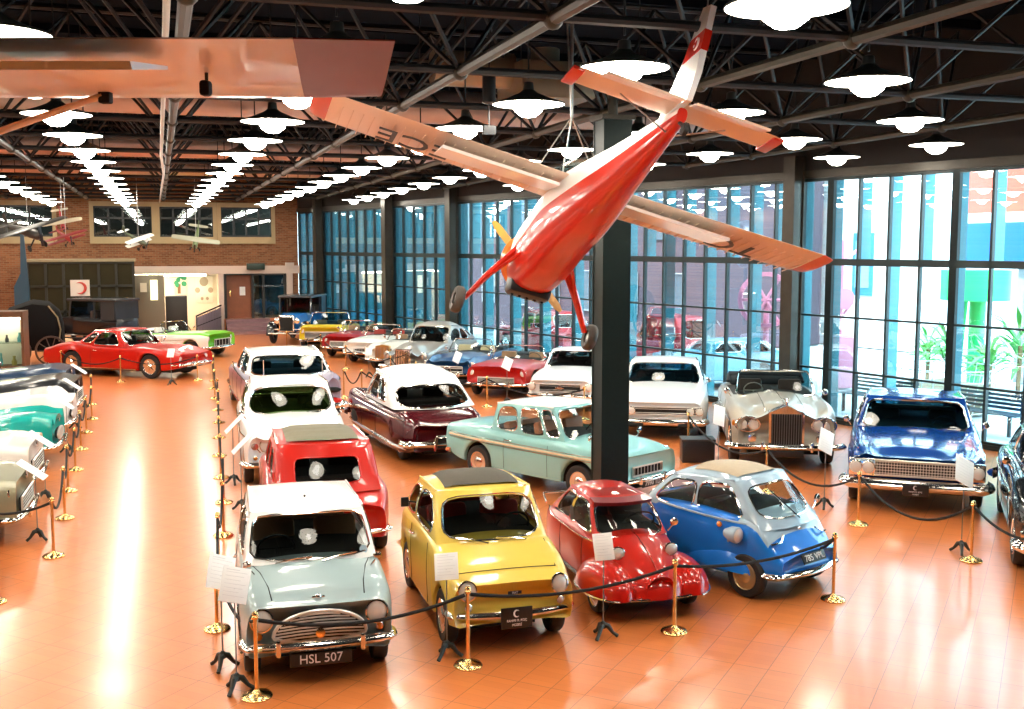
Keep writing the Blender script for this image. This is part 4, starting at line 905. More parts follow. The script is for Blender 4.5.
def white_pony():
    wh = MC['paint_white']; P = sedan(4.6, .87, .88, .9, 1.3, .78, .82, .5, -1.5, .0, -.85, sill=.22)
    P.update(mat=wh, wr=.32, style='spoke', cap=.08, glass=car_glass); P['cab'].update(crown=.05)
    c = Car('coupe', 'white hardtop coupe with single round headlamps, just left of the dark green column', 'car', heading(563, 410, 14, True, 1.9), P)
    c.grille_bars(2.3, .5, .68, .5, 2, r=.004); c.lamp(2.27, .7, .62, .09, depth=.06); c.bumper(1, .4, .82, .05, .05, .12, .04, .15, .3)
    g = MB(); g.tube([(2.33, -.1, .6), (2.34, .1, .6)], .02, 6); g.lathe([(.06, 0), (.055, .01), (0, .012)], 10, Matrix.Translation((2.33, 0, .6)) @ Matrix.Rotation(PI / 2, 4, 'Y')); g.obj('badge', chrome, c.root)
    c.bumper(-1, .4, .8, .05, .05, .1, .04, .1); c.seams([.5, -.6]); c.mirror(.5, 1.0, .95, (1,))
white_pony()
def silver_lux():
    sv = paint('champagne', (.42, .38, .31), .32, .1)
    P = dict(mat=sv, wr=.38, ww=.18, style='disc', cap=.2, ra=.05,
             w=[(-2.6, .6), (-2.1, .85), (-1.0, .93), (.5, .93), (1.6, .94), (2.1, .9), (2.45, .76), (2.5, .7)], zb=[(-2.6, .4), (-2, .28), (0, .26), (1.8, .28), (2.5, .42)],
             zs=[(-2.6, .6), (-2, .85), (0, .95), (1, .95), (1.9, .92), (2.5, .66)], zf=[(-2.6, .65), (-2, .95), (0, 1.02), (1, 1.03), (1.9, 1.02), (2.35, .9), (2.5, .75)],
             zc=[(-2.6, .66), (-2, 1.0), (0, 1.06), (.8, 1.12), (1.9, 1.1), (2.35, 1.02), (2.5, .8)], zv=[(-2.6, .66), (-2, .95), (0, 1.02), (.8, 1.03), (1.6, .95), (2.3, .84), (2.5, .74)], axles=(1.65, -1.5), tub=(-1.1, .7))
    P['cab'] = dict(xF=.75, xf=.35, xB=-1.3, xb=-.8, wF=.76, wf=.68, wB=.76, wb=.66, bF=.14, bf=.12, bB=.1, bb=.1, zF=1.02, zf=1.46, zB=1.0, zb=1.45, open=True, steer=-1, steer_mat=paint('ivory', (.8, .78, .7)), trim=.02)
    c = Car('convertible', 'open silver-champagne luxury convertible with tall upright slatted grille, near the window corner', 'car', heading(783, 468, 7, True, 2.2), P); c.root.scale = (1, 1.02, 1.08)
    g = MB(); g.prism([(-.3, .42), (.3, .42), (.3, .98), (0, 1.1), (-.3, .98)], 0, 2.3, 2.56); o = g.obj('grille', chrome, c.root)
    g = MB(); g.box(2.56, 2.567, -.26, .26, .46, .96); g.obj('grille_opening', under, o)
    g = MB()
    for k in range(13): y = -.245 + k * .041; g.box(2.567, 2.585, y - .007, y + .007, .46, .96)
    g.obj('grille_bars', mat('dark_slats', (.12, .12, .12), .35, .6), o)
    g = MB(); g.tube([(2.5, 0, 1.1), (2.52, 0, 1.16), (2.48, 0, 1.2)], [.025, .02, .012], 8); g.tube([(2.42, -.05, 1.2), (2.5, 0, 1.17), (2.42, .05, 1.2)], .008, 5); g.obj('mascot', chrome, c.root)
    for y in (.74, .55): c.lamp(2.4, y, .76, .085, depth=.1)
    for sg in (1, -1):
        g = MB(); g.tube([(2.43, sg * (.645 + .21 * math.cos(t)), .76 + .12 * math.sin(t)) for t in [2 * PI * k / 20 for k in range(20)]], .018, 6, closed=True); g.obj('lamp_surround', chrome, c.root)
        g = MB(); g.ell((2.2, sg * .88, .75), (.05, .03, .05), 10, 6); g.obj('indicator', amber, c.root)
        g = MB(); g.lathe([(0, .02), (.07, .01), (.08, -.02), (0, -.06)], 16, Matrix.Translation((2.52, sg * .58, .54)) @ Matrix.Rotation(PI / 2, 4, 'Y')); g.obj('fog_lamp', chrome, c.root)
    c.bumper(1, .42, .96, .08, .05, .1, .12, .18, .42); c.bumper(-1, .42, .9, .08, .05, .1, .08, .15)
    c.plate(2.73, .33, None, .55, .11, sub=None, txt_='') if False else c.plate(2.73, .33, 'MUSEUM' if False else '', .55, .11)
    g = MB(); g.rbox(-1.75, -1.0, -.72, .72, 1.0, 1.2, .08, seg=3); g.tube([(-1.0, -.74, 1.08), (-1.1, -.72, 1.22), (-1.1, .72, 1.22), (-1.0, .74, 1.08)], .05, 8); g.obj('folded_hood', mat('hood_black', (.02, .03, .04), .7), c.root)
    g = MB(); g.tube([(lerp(.8, 2.4, k / 8), 0, c.top(lerp(.8, 2.4, k / 8), 0) + .004) for k in range(9)], .006, 5)
    for sg in (1, -1): g.tube([(lerp(.8, 2.3, k / 8), sg * .34, c.top(lerp(.8, 2.3, k / 8), .34) + .004) for k in range(9)], .004, 4)
    g.obj('bonnet_trim', chrome, c.root); c.mirror(.85, 1.12, .9, (1, -1)); c.seams([.7, -.5]); c.strip(.75, -2.0, 2.0, r=.01)
silver_lux()
def blue_big():
    bl = paint('royal_blue', (.006, .05, .26), .15); P = sedan(5.2, 1.0, .9, .92, 1.36, .8, .8, .7, -1.7, .15, -1.0, sill=.26)
    P.update(mat=bl, wr=.35, style='disc', cap=.05, glass=blue_glass); P['cab'].update(trim=.018, ws=(-.93, .93, .06, .9), crown=.06, steer=1)
    P['zf'] = [(-2.6, .82), (-1.7, .93), (.7, .93), (2.0, .9), (2.6, .82)]; P['zv'] = [(-2.6, .8), (.7, .93), (2.0, .86), (2.6, .78)]
    c = Car('sedan', 'large deep blue saloon with full-width chrome grille, at the far right by the windows', 'car', heading(914, 509, 19.5, True, 2.3), P); c.root.scale = (1, 1.02, 1.06)
    g = MB(); g.rbox(2.56, 2.62, -.94, .94, .5, .76, .02); g.obj('front_panel', chrome, c.root)
    g = MB(); g.box(2.62, 2.626, -.56, .56, .54, .73); o = g.obj('grille', under, c.root); g = MB()
    for k in range(28): y = -.54 + k * .04; g.box(2.626, 2.635, y - .005, y + .005, .54, .73)
    for k in range(5): z = .555 + k * .04; g.box(2.626, 2.64, -.56, .56, z, z + .008)
    g.tube([(2.635, -.57, .53), (2.635, .57, .53), (2.635, .57, .74), (2.635, -.57, .74)], .015, 5, closed=True); g.obj('grille_bars', bright_trim, o)
    for y in (.84, .66): c.lamp(2.63, y, .63, .085, depth=.03)
    c.bumper(1, .4, .99, .1, .085, .06, .05, .25); c.bumper(-1, .4, .97, .1, .08, .06, .05, .25)
    c.plate(2.79, .37, None, .36, .17, sub=('RAHMI M. KOÇ', 'MÜZESİ')); c.wipers(P['cab']); c.mirror(.9, 1.06, 1.05, (1, -1)); c.seams([.6, -.35, -1.3]); c.strip(.3, -2.0, 2.0, r=.02)
    c.strip(.87, -2.4, 2.45, r=.01)
blue_big()
def black_forties():
    bk = paint('black_gloss', (.008, .01, .012), .1)
    P = dict(mat=bk, wr=.35, ww=.17, style='disc', cap=.22, ra=.04,
             w=[(-2.4, .6), (-1.9, .84), (-.8, .9), (.6, .9), (1.6, .93), (2.1, .86), (2.35, .68)], zb=[(-2.4, .4), (0, .26), (1.8, .28), (2.35, .4)],
             zs=[(-2.4, .6), (-1.6, .9), (0, 1.0), (.8, .98), (1.6, .82), (2.35, .6)], zf=[(-2.4, .66), (-1.6, 1.0), (0, 1.08), (.8, 1.04), (1.6, .92), (2.1, .85), (2.35, .7)],
             zc=[(-2.4, .68), (-1.6, 1.05), (0, 1.12), (.8, 1.16), (1.6, 1.12), (2.1, 1.0), (2.35, .8)], zv=[(-2.4, .66), (0, 1.08), (.8, 1.06), (1.4, .9), (2.0, .8), (2.35, .68)], axles=(1.5, -1.35), tub=(-1.3, .7))
    P['cab'] = dict(xF=.75, xf=.4, xB=-1.6, xb=-.9, wF=.74, wf=.6, wB=.72, wb=.58, bF=.2, bf=.12, bB=.2, bb=.2, zF=1.06, zf=1.5, zB=1.02, zb=1.48, crown=.06, arch=.06, ws=(-.9, .9, .12, .85), rw=(-.5, .5, .3, .75), sw=[(.06, .44, .14, .85), (.5, .88, .14, .85)], rail=bk)
    loc, rz = heading(1096, 580, 20, True, 1.9); c = Car('sedan', 'glossy black rounded saloon with chrome bumper, cut off by the right edge of the photo', 'car', (loc, rz), P)
    c.lamp(2.12, .7, .76, .1, d=(1, .05, 0), depth=.12); c.bumper(1, .42, .9, .08, .07, .2, .12, .2, .5); c.bumper(-1, .42, .88, .08, .07, .2, .1, .2)
    g = MB(); g.ell((2.1, 0, .7), (.26, .62, .2), 20, 10); g.obj('nose_panel', bk, c.root)
    for z in (.56, .64): 
        g = MB(); g.tube([(2.2, -.6, z), (2.38, -.3, z), (2.42, 0, z), (2.38, .3, z), (2.2, .6, z)], .022, 6); g.obj('grille_bar', chrome, c.root)
    for sg in (1, -1):
        g = MB(); g.rbox(2.16, 2.26, sg * .8 - .08, sg * .8 + .08, .52, .6, .02); g.obj('side_lamp', chrome, c.root)
    c.strip(.8, -1.5, 1.0, r=.012); c.seams([.65, -.4]); c.mirror(.9, 1.2, .95, (1, -1))
black_forties()
# ------------------------------------------------------------------ open cars and the far row
def roadster(name, label, place, col, L=4.3, hw=.82, hood=.86, seats=seat_tan, nose=.72, belt=.84, wr=.31, style='wire', grille='oval', tail=.74, open_=True, fend=None, top=1.24, xF=.4, tub=(-.75, .4), hoodm=None, bump=True, rail=None, glassm=clear_glass, metal=0.0, valley=None, lamps=.6, gz=(.4, .56), gw=.4, zl=.62, rr=.08, cap=.16, cat='car', fins=0, whl=None, lmat=None, cover=None, mat2=None, two=None, sidet=None):
    P = sedan(L, hw, hood, belt, top, nose, tail, xF, tub[0], xF - .3, tub[0] + .2, fend=fend, valley=valley, sill=.24)
    m = paint(name, col, .2, metal); P.update(mat=m, wr=wr, style=style, cap=cap, seats=seats, tub=tub, glass=glassm)
    if mat2: P['mat2'] = mat2; P['two'] = two
    if fins: P['zf'] = [(-L / 2, tail + fins), (-L / 2 + .5, tail + fins * .8), (-.6, belt), (xF, belt - .01), (L / 2 - .4, (fend or hood - .02)), (L / 2, nose - .03)]
    P['cab']['open'] = open_; P['cab']['bF'] = .2; P['cab']['trim'] = .016
    if not open_: P['cab'].update(xB=-1.3, xb=-.8, xf=.0)
    c = Car('convertible' if open_ else 'coupe', label, cat, place, P)
    x = L / 2
    if grille == 'oval':
        g = MB(); g.ell((x - .02, 0, (gz[0] + gz[1]) / 2), (.05, gw, (gz[1] - gz[0]) / 2), 24, 10); o = g.obj('grille', under, c.root)
        g = MB(); zc_ = (gz[0] + gz[1]) / 2; g.tube([(x + .02, gw * math.cos(t), zc_ + (gz[1] - gz[0]) / 2 * math.sin(t)) for t in [2 * PI * k / 24 for k in range(24)]], .02, 5, closed=True)
        for k in range(9): y = gw * .9 * (k - 4) / 4.5; hh = (gz[1] - gz[0]) / 2 * math.sqrt(1 - (y / gw) ** 2); g.tube([(x + .03, y, zc_ - hh), (x + .03, y, zc_ + hh)], .007, 4)
        g.obj('grille_bars', bright_trim, o)
    elif grille == 'star':
        o = c.grille_bars(x + .01, gz[0], gz[1], gw, 2, r=.012); g = MB(); zc_ = (gz[0] + gz[1]) / 2
        g.tube([(x + .05, .1 * math.cos(t), zc_ + .1 * math.sin(t)) for t in [2 * PI * k / 16 for k in range(16)]], .012, 5, closed=True)
        for k in range(3): a = PI / 2 + 2 * PI * k / 3; g.tube([(x + .05, 0, zc_), (x + .05, .1 * math.cos(a), zc_ + .1 * math.sin(a))], .01, 4)
        g.obj('badge', chrome, o)
    elif grille == 'upright':
        g = MB(); g.prism([(-gw, gz[0]), (gw, gz[0]), (gw * .9, gz[1] - .05), (0, gz[1]), (-gw * .9, gz[1] - .05)], 0, x - .12, x + .04); o = g.obj('grille', lmat or chrome, c.root)
        g = MB()
        for k in range(9): y = gw * .8 * (k - 4) / 4; g.tube([(x + .05, y, gz[0] + .03), (x + .05, y, gz[1] - .07)], .01, 4)
        g.obj('grille_bars', chrome_dull, o)
    else: c.grille_bars(x + .01, gz[0], gz[1], gw, 5, grille == 'vert')
    c.lamp(x - .1, lamps, zl, rr, d=(1, .05, .05), depth=.14)
    if bump: c.bumper(1, .38, hw * .92, .06, .045, .14, .06, .16, gw * .8); c.bumper(-1, .4, hw * .9, .06, .045, .14, .06, .14, .4)
    c.seams([xF - .05, tub[0] + .1]); c.mirror(xF + .1, belt + .13, hw * .9, (1, -1), .05)
    c.lamp(-x + .06, hw * .7, tail - .16, .045, redlens, 'tail_lamp', d=(-1, .1, 0), depth=.05)
    c.strip(sidet or .62, -x + .4, x - .5, r=.01)
    if open_:
        g = MB(); g.rbox(tub[0] - .45, tub[0] + .02, -hw * .78, hw * .78, belt - .04, belt + .09, .05, seg=3); g.obj('folded_hood', cover or mat('hood_black', (.02, .03, .04), .7), c.root)
    c.wipers(P['cab'])
    return c
roadster('poppy', 'bright red open-top roadster, left of the white coupe with single headlamps', heading(498, 398, 18, True, 2.0), (.5, .015, .012), 4.35, .9, .92, nose=.84, fend=.86, grille='rect', gz=(.4, .56), gw=.5, lamps=.72, zl=.68, style='disc', xF=.3, wr=.34, fins=.06)
roadster('navy', 'dark blue open roadster with round grille emblem, between the grey and the bright red cars', heading(450, 387, 20, True, 1.9), (.012, .07, .2), 4.1, .8, .84, nose=.74, fend=.86, valley=[(-2.1, .8), (.4, .84), (1.3, .76), (2.1, .68)], grille='star', gz=(.42, .6), gw=.45, lamps=.68, zl=.66, seats=mat('seat_cream', (.6, .5, .3), .6))
def grey_sedan():
    gr = paint('warm_grey', (.36, .34, .31), .2, .2); P = sedan(4.3, .75, 1.0, 1.0, 1.5, .85, .7, .55, -1.6, .15, -.8, sill=.28)
    P.update(mat=gr, wr=.34, cap=.2); P['zf'] = [(-2.2, .6), (-1.7, .85), (-1, 1.0), (.6, 1.0), (1.5, .86), (2.2, .76)]; P['zv'] = [(-2.2, .6), (-1, 1.0), (.6, 1.02), (1.5, .76), (2.2, .66)]
    P['cab'].update(xB=-1.75, xb=-.7, bB=.2, bb=.2, arch=.08, crown=.07, sr=3.2, wb=.6, wB=.62, wf=.62, zb=1.42, sw=[(.05, .42, .12, .84), (.46, .74, .12, .84), (.78, .92, .25, .75)])
    c = Car('sedan', 'grey bulbous old saloon with domed roof in the row by the windows', 'car', heading(408, 379, 22, True, 1.9), P)
    g = MB(); g.prism([(-.28, .4), (.28, .4), (.24, .92), (-.24, .92)], 0, 2.1, 2.24); o = g.obj('grille', chrome, c.root)
    g = MB()
    for k in range(9): g.box(2.24, 2.25, -.23 + k * .055, -.215 + k * .055, .44, .88)
    g.obj('grille_bars', under, o); c.lamp(2.06, .62, .74, .09, depth=.2, pod=.25); c.bumper(1, .4, .86, .06, .05, .15, .1, .15, .35); c.bumper(-1, .4, .8, .06, .05, .15, .1, .15)
    c.strip(.8, -1.5, 1.6, r=.01); c.seams([.5, -.3, -1.1])
grey_sedan()
gold = mat('brass_shell', (.75, .5, .2), .3, 1.0)
roadster('ivory', 'cream-white open sports car with golden upright radiator, left of the grey bulbous saloon', heading(385, 371, 20, True, 1.8), (.8, .76, .64), 3.9, .72, .9, nose=.8, fend=.84, valley=[(-2, .8), (.4, .88), (1.4, .7), (2.1, .6)], grille='upright', gz=(.42, .86), gw=.26, lmat=gold, lamps=.6, zl=.7)
roadster('bright_white', 'white open sports car with small oval grille between the red roadster and the cream car', heading(364, 364, 20, True, 1.8), (.86, .86, .82), 3.9, .82, .84, nose=.72, fend=.8, grille='oval', gz=(.42, .56), gw=.3, lamps=.64, zl=.66, seats=seat_red)
roadster('cherry', 'red open roadster with black rectangular grille, right of the yellow car', heading(341, 358, 16, True, 1.8), (.4, .012, .012), 3.8, .78, .84, nose=.76, fend=.82, grille='rect', gz=(.42, .6), gw=.36, lamps=.6, zl=.66)
roadster('lemon', 'yellow open car with broad chrome-toothed grille at the far end of the window row', heading(322, 350, 2, True, 1.9), (.8, .6, .03), 4.0, .95, .95, nose=.86, fend=.94, grille='rect', gz=(.46, .7), gw=.62, lamps=.76, zl=.72, top=1.35, wr=.34, glassm=blue_glass, style='disc')
# vintage open-wheel tall cars
def vintage(label, place, col, roofc, L=4.2, closed=True, wm='spoke'):
    m = paint(col[0], col[1], .2); rc = paint(roofc[0], roofc[1], .5); loc, rz = place; c = empty('vintage_car', label, 'car', loc, rz)
    g = MB(); R = []
    for x, w, z0, z1 in ((-1.9, .5, .55, 1.05), (-1.8, .66, .5, 1.15), (-.2, .7, .5, 1.2), (.3, .66, .5, 1.22), (.35, .5, .5, 1.22), (1.5, .3, .5, 1.12), (1.55, .28, .5, 1.1)):
        R.append([(x, w * .9, z0), (x, w, z0 + .1), (x, w, z1 - .15), (x, w * .85, z1 - .03), (x, w * .4, z1), (x, -w * .4, z1), (x, -w * .85, z1 - .03), (x, -w, z1 - .15), (x, -w, z0 + .1), (x, -w * .9, z0)])
    g.loft(R); g.obj('body', m, c)
    g = MB(); g.rbox(1.5, 1.66, -.32, .32, .5, 1.18, .04); o = g.obj('radiator', chrome, c)
    g = MB(); g.box(1.66, 1.67, -.27, .27, .55, 1.1); g.obj('radiator_core', under, o)
    g = MB(); g.rbox(-1.85, .55, -.72, .72, 1.82, 1.92, .045); g.obj('roof', rc, c)
    for x, w in ((-1.75, .66), (-.8, .68), (.35, .66)):
        for sg in (1, -1):
            g = MB(); g.tube([(x + (.12 if x > 0 else 0), sg * w, 1.15), (x, sg * w, 1.85)], .035, 6); g.obj('roof_post', rc, c)
    g = MB(); g.tube([(.47, -.6, 1.22), (.47, .6, 1.22), (.38, .6, 1.8), (.38, -.6, 1.8)], .02, 5, closed=True); g.box(.42, .425, -.6, .6, 1.22, 1.8); g.obj('windscreen', [car_glass], c)
    if closed:
        g = MB(); g.box(-1.8, -1.76, -.66, .66, 1.1, 1.85); g.box(-1.76, -1.1, -.68, -.66, 1.1, 1.85); g.box(-1.76, -1.1, .66, .68, 1.1, 1.85); g.obj('rear_hood', rc, c)
    for x in (1.25, -1.35):
        for sg in (1, -1):
            t, h = wheel_meshes(.4, .13, wm); o = bpy.data.objects.new('wheel', t); C.objects.link(o); o.parent = c; o.location = (x, sg * .68, .4); o.rotation_euler = (0, 0, 0 if sg > 0 else PI)
            hh = bpy.data.objects.new('hubcap', h); C.objects.link(hh); hh.parent = o
            g = MB(); pts = [(x + .52 * math.cos(a), sg * .68, .4 + .5 * math.sin(a)) for a in [math.radians(-5 + k * 17) for k in range(11)]]
            g.loft([[Vector(p) + Vector((0, .13, 0)), Vector(p) + Vector((0, 0, .03)), Vector(p) - Vector((0, .13, 0)), Vector(p) - Vector((0, .0, .02))] for p in pts]); g.obj('mudguard', mat('guard_black', (.01, .01, .012), .2, 0, 1), c)
    for sg in (1, -1):
        g = MB(); g.rbox(-.95, .8, sg * .6 - .02, sg * .85, .36, .4, .01) if sg > 0 else g.rbox(-.95, .8, -.85, -.58, .36, .4, .01); g.obj('running_board', under, c)
        g = MB(); g.lathe([(0, -.14), (.09, -.08), (.12, 0), (.1, .02), (0, .035)], 18, Matrix.Translation((1.6, sg * .42, .95)) @ Matrix.Rotation(PI / 2, 4, 'Y')); g.obj('headlamp', chrome, c)
    g = MB(); g.tube([(1.6, -.55, .6), (1.6, .55, .6)], .02, 6); g.tube([(1.85, -.7, .45), (1.85, .7, .45)], .03, 6); g.tube([(-1.9, -.6, .5), (1.85, -.4, .45)], .03, 5); g.tube([(-1.9, .6, .5), (1.85, .4, .45)], .03, 5); g.obj('chassis_bar', chrome_dull, c)
    for x in (-.1, -1.2):
        g = MB(); g.rbox(x - .5, x - .35, -.55, .55, 1.0, 1.45, .05); g.obj('seat', seat_m, c)
    return c
vintage('tall blue vintage car with black roof at the far end of the window row', heading(288, 344, 6, True, 1.5), ('vint_blue', (.02, .2, .6)), ('vint_black', (.03, .035, .04)))
# red coupe seen from its side on the left
def red_coupe():
    rd = paint('coupe_red', (.52, .011, .005), .18); P = sedan(4.85, .87, .82, .88, 1.3, .66, .86, .62, -1.25, .2, -.62, axf=1.45, axr=-1.32, sill=.2)
    P.update(mat=rd, wr=.34, style='spoke', cap=.16, ra=.05)
    P['zc'] = [(-2.42, .72), (-1.9, .84), (-1.2, .92), (.6, .92), (1.6, .82), (2.2, .7), (2.42, .6)]; P['zf'] = [(-2.42, .68), (-1.9, .86), (-1.2, .96), (-.3, .86), (.6, .86), (1.6, .84), (2.2, .74), (2.42, .64)]
    P['zs'] = [(-2.42, .56), (-1.9, .74), (0, .78), (1.6, .74), (2.42, .54)]
    P['cab'].update(sw=[(.1, .64, .1, .88, 6), (.68, .92, .2, .85, 3.5)], wf=.62, wb=.6, crown=.05)
    d1_, d2_ = W(65, 374), W(157, 379); d = (d2_ - d1_).normalized(); off = Vector((-d.y, d.x, 0)); off = off if off.dot(Vector((0, 1, 0))) > 0 else -off
    mid = (d1_ + d2_) / 2 + off * .8 + d * .0
    c = Car('coupe', 'bright red low coupe with pointed nose, standing sideways on the left', 'car', (mid, math.atan2(d.y, d.x)), P); c.root.scale = (1.07, 1.05, 1.08); global RED_D; RED_D = (mid, d, off)
    c.bumper(1, .4, .76, .05, .04, .14, .06, .2, .3); c.bumper(-1, .42, .74, .05, .04, .12, .05, .2); c.lamp(2.3, .62, .6, .085, d=(1, .1, .1), depth=.12)
    c.seams([.45, -.6]); c.handle(-.45, .74); c.strip(.24, -1.0, 1.0, chrome, .02, 'sill_trim'); c.lamp(-2.3, .6, .62, .05, redlens, 'tail_lamp', d=(-1, 0, 0)); c.grille_bars(2.41, .34, .44, .4, 3, r=.006)
    g = MB(); g.ell((1.0, 0, .92), (.08, .08, .03), 10, 6); g.obj('bonnet_knob', chrome, c.root); c.mirror(.7, 1.0, .84, (1, -1))
red_coupe()
vintage('black vintage touring car with long dark roof, behind the red coupe below the crescent panel', (W(92, 346), math.atan2(RED_D[1].y, RED_D[1].x) + PI), ('vint_black2', (.012, .012, .014)), ('vint_black', (.03, .035, .04)))
roadster('lime', 'bright green open car with white interior, behind the nose of the red coupe', (W(170, 354.5), math.atan2(RED_D[1].y, RED_D[1].x)), (.16, .62, .03), 4.6, .88, .92, nose=.85, tail=.84, grille='vert', gz=(.42, .66), gw=.45, lamps=.68, zl=.7, seats=mat('seat_white', (.8, .8, .75), .5), cover=MC['paint_bright_white'], mat2=MC['paint_bright_white'], two=(3, 7, -2.2, 2.2))
# left-hand row, noses to the aisle
def left_place(Y, X=-2.2, a=0.0): return (Vector((X - 2.2, Y, 0)), math.radians(a))
roadster('salmon', 'salmon-pink open car whose nose just enters the photo at the left edge', (Vector((-4.4, 13.9, 0)), math.radians(-2)), (.75, .2, .14), 4.6, .88, .9, nose=.82, grille='rect', gz=(.42, .62), gw=.5, lamps=.7, zl=.7, style='disc')
roadster('olive', 'olive-grey rounded closed car with chrome bumper at the left edge, beside the salmon-pink nose', (Vector((-4.15, 16.2, 0)), math.radians(-2)), (.3, .3, .2), 4.6, .88, .95, nose=.86, fend=.92, grille='rect', gz=(.42, .62), gw=.5, lamps=.7, zl=.72, style='white', open_=False, top=1.4, metal=.2)
roadster('cream', 'cream-white fifties open car with chrome grille, between the olive-grey car and the turquoise car', (Vector((-4.3, 18.7, 0)), math.radians(-2)), (.82, .78, .72), 4.7, .92, .97, nose=.9, fend=.95, grille='rect', gz=(.44, .66), gw=.55, lamps=.72, zl=.74, style='white', sidet=.7)
roadster('turquoise', 'turquoise open sports car with whitewall tyres in the left-hand row', (Vector((-4.1, 21.6, 0)), math.radians(-3)), (.0, .36, .32), 4.5, .88, .94, nose=.88, fend=.96, valley=[(-2.2, .84), (.4, .9), (1.4, .8), (2.2, .7)], grille='oval', gz=(.44, .64), gw=.34, lamps=.66, zl=.72, style='white', seats=mat('seat_white', (.8, .8, .75), .5))
roadster('snow', 'white open sports car with long sloping bonnet behind the turquoise car', (Vector((-4.15, 24.3, 0)), math.radians(-3)), (.86, .86, .84), 4.7, .86, .98, nose=.72, fend=1.0, grille='oval', gz=(.42, .6), gw=.3, lamps=.64, zl=.66, style='wire')
roadster('ink', 'black open car with shiny bonnet, behind the white sloping-bonnet car on the left', (Vector((-4.2, 27.0, 0)), math.radians(-3)), (.01, .012, .016), 4.7, .9, 1.0, nose=.9, fend=.98, grille='rect', gz=(.44, .66), gw=.5, lamps=.7, zl=.74, style='disc')
roadster('midnight', 'midnight-blue open car farthest back in the left-hand row', (Vector((-4.5, 29.6, 0)), math.radians(-4)), (.01, .04, .1), 4.6, .88, .98, nose=.88, fend=.96, grille='rect', gz=(.44, .66), gw=.5, lamps=.7, zl=.74, style='disc')
# ------------------------------------------------------------------ stanchions, ropes, notices
g = MB(); g.lathe([(0, 0), (.135, 0), (.14, .012), (.125, .03), (.07, .042), (.035, .06), (.022, .075)], 24); base_me = g.mesh('base', brass)
g = MB(); g.tube([(0, 0, .06), (0, 0, .72)], .019, 10); post_me = g.mesh('post', brass)
g = MB(); g.lathe([(0, .71), (.032, .715), (.034, .735), (.024, .745), (.03, .76), (.022, .778), (0, .785)], 14); cap_me = g.mesh('cap', brass)
stn = {}
sproto = None
def stanchion(key, px, py, label, group=None, pos=None):
    global sproto
    p = pos or W(px, py)
    if sproto is None:
        sproto = o = empty('rope_stanchion', label, 'stanchion', p)
        for nm, me in (('base', base_me), ('post', post_me), ('cap', cap_me)):
            c = bpy.data.objects.new(nm, me); C.objects.link(c); c.parent = o
    else: o = copy_tree(sproto); o.location = p; o['label'] = label
    if group: o['group'] = group
    elif 'group' in o: del o['group']
    stn[key] = p; return o
def rope(a, b, sag, label, group=None, pa=None, pb=None):
    A = (pa or stn[a]) + Vector((0, 0, .7)); B = (pb or stn[b]) + Vector((0, 0, .7)); d = (B - A); d.z = 0; d.normalize()
    A += d * .03; B -= d * .03; pts = []
    for k in range(15):
        t = k / 14; p = A.lerp(B, t); p.z -= sag * (1 - (2 * t - 1) ** 2); pts.append(p)
    g = MB(); g.tube(pts, .017, 7); o = g.obj('barrier_rope', velvet)
    for q in (0, -1): g = MB(); g.tube([pts[q], pts[1 if q == 0 else -2]], .019, 7); g.obj('rope_end', velvet, o)
    return tag(o, label, 'rope', group)
G1 = 'brass rope posts along the front of the small cars'
stanchion('f0', 257, 697, 'brass rope post nearest the viewer, in front of the pale blue-grey saloon')
stanchion('f1', 468, 666, 'brass rope post in front of the yellow car')
stanchion('f2', 674, 632, 'brass rope post in front of the red bubble car')
stanchion('f3', 833, 600, 'brass rope post in front of the blue bubble car, at the corner of the barrier')
rope('f0', 'f1', .14, 'black velvet rope between the pale blue-grey saloon and the yellow car')
rope('f1', 'f2', .12, 'black velvet rope across the yellow car and the red bubble car')
rope('f2', 'f3', .1, 'black velvet rope across the blue bubble car and its number plate')
# aisle line on the right side of the walkway
AY = [(217, 629.5), (219, 575), (223.5, 536), (224, 503), (221, 478), (219.5, 456), (219, 438), (219, 423), (218, 410.5), (215, 399), (213.5, 389), (214, 381)]
for i, (x, y) in enumerate(AY): stanchion('a%d' % i, x, y, 'brass rope post, %s from the viewer in the straight line right of the walkway' % ORD[i], 'rope posts in the straight line right of the walkway')
stn_prev = 'f0'
for i in range(len(AY)):
    rope(stn_prev if i else 'f0', 'a%d' % i, .22 if i == 0 else .3, 'black velvet rope, %s from the viewer in the line right of the walkway' % ORD[i - 1] if i else 'black velvet rope at the left corner of the barrier beside the pale blue-grey saloon', 'ropes in the straight line right of the walkway' if i else None); stn_prev = 'a%d' % i
LYs = [(54, 556.5), (65, 518.5), (68.5, 491.5), (75.6, 470.4), (81, 449.7), (86.5, 433), (92, 419.5), (92, 405)]
for i, (x, y) in enumerate(LYs): stanchion('l%d' % i, x, y, 'brass rope post, %s from the viewer in the line left of the walkway' % ORD[i], 'rope posts in the line left of the walkway')
stanchion('lx', -6, 603, 'brass rope post at the left edge of the photo, only its base in view')
rope('l0', None, .12, 'black velvet rope leading to the left edge of the photo, below the salmon-pink nose', pb=W(-40, 560))
stanchion('lz', -40, 560, 'brass rope post beyond the left edge')
for i in range(len(LYs) - 1): rope('l%d' % i, 'l%d' % (i + 1), .25, 'black velvet rope, %s from the viewer in the line left of the walkway' % ORD[i], 'ropes in the line left of the walkway')
# around the red coupe
for k, x, y, l in (('r0', 62, 376, 'by the rear wheel of the red coupe'), ('r1', 121, 382, 'in front of the door of the red coupe'), ('r2', 197.6, 380.5, 'at the nose of the red coupe')): stanchion(k, x, y, 'brass rope post ' + l)
rope('r0', 'r1', .25, 'black rope in front of the rear half of the red coupe'); rope('r1', 'r2', .2, 'black rope in front of the front half of the red coupe')
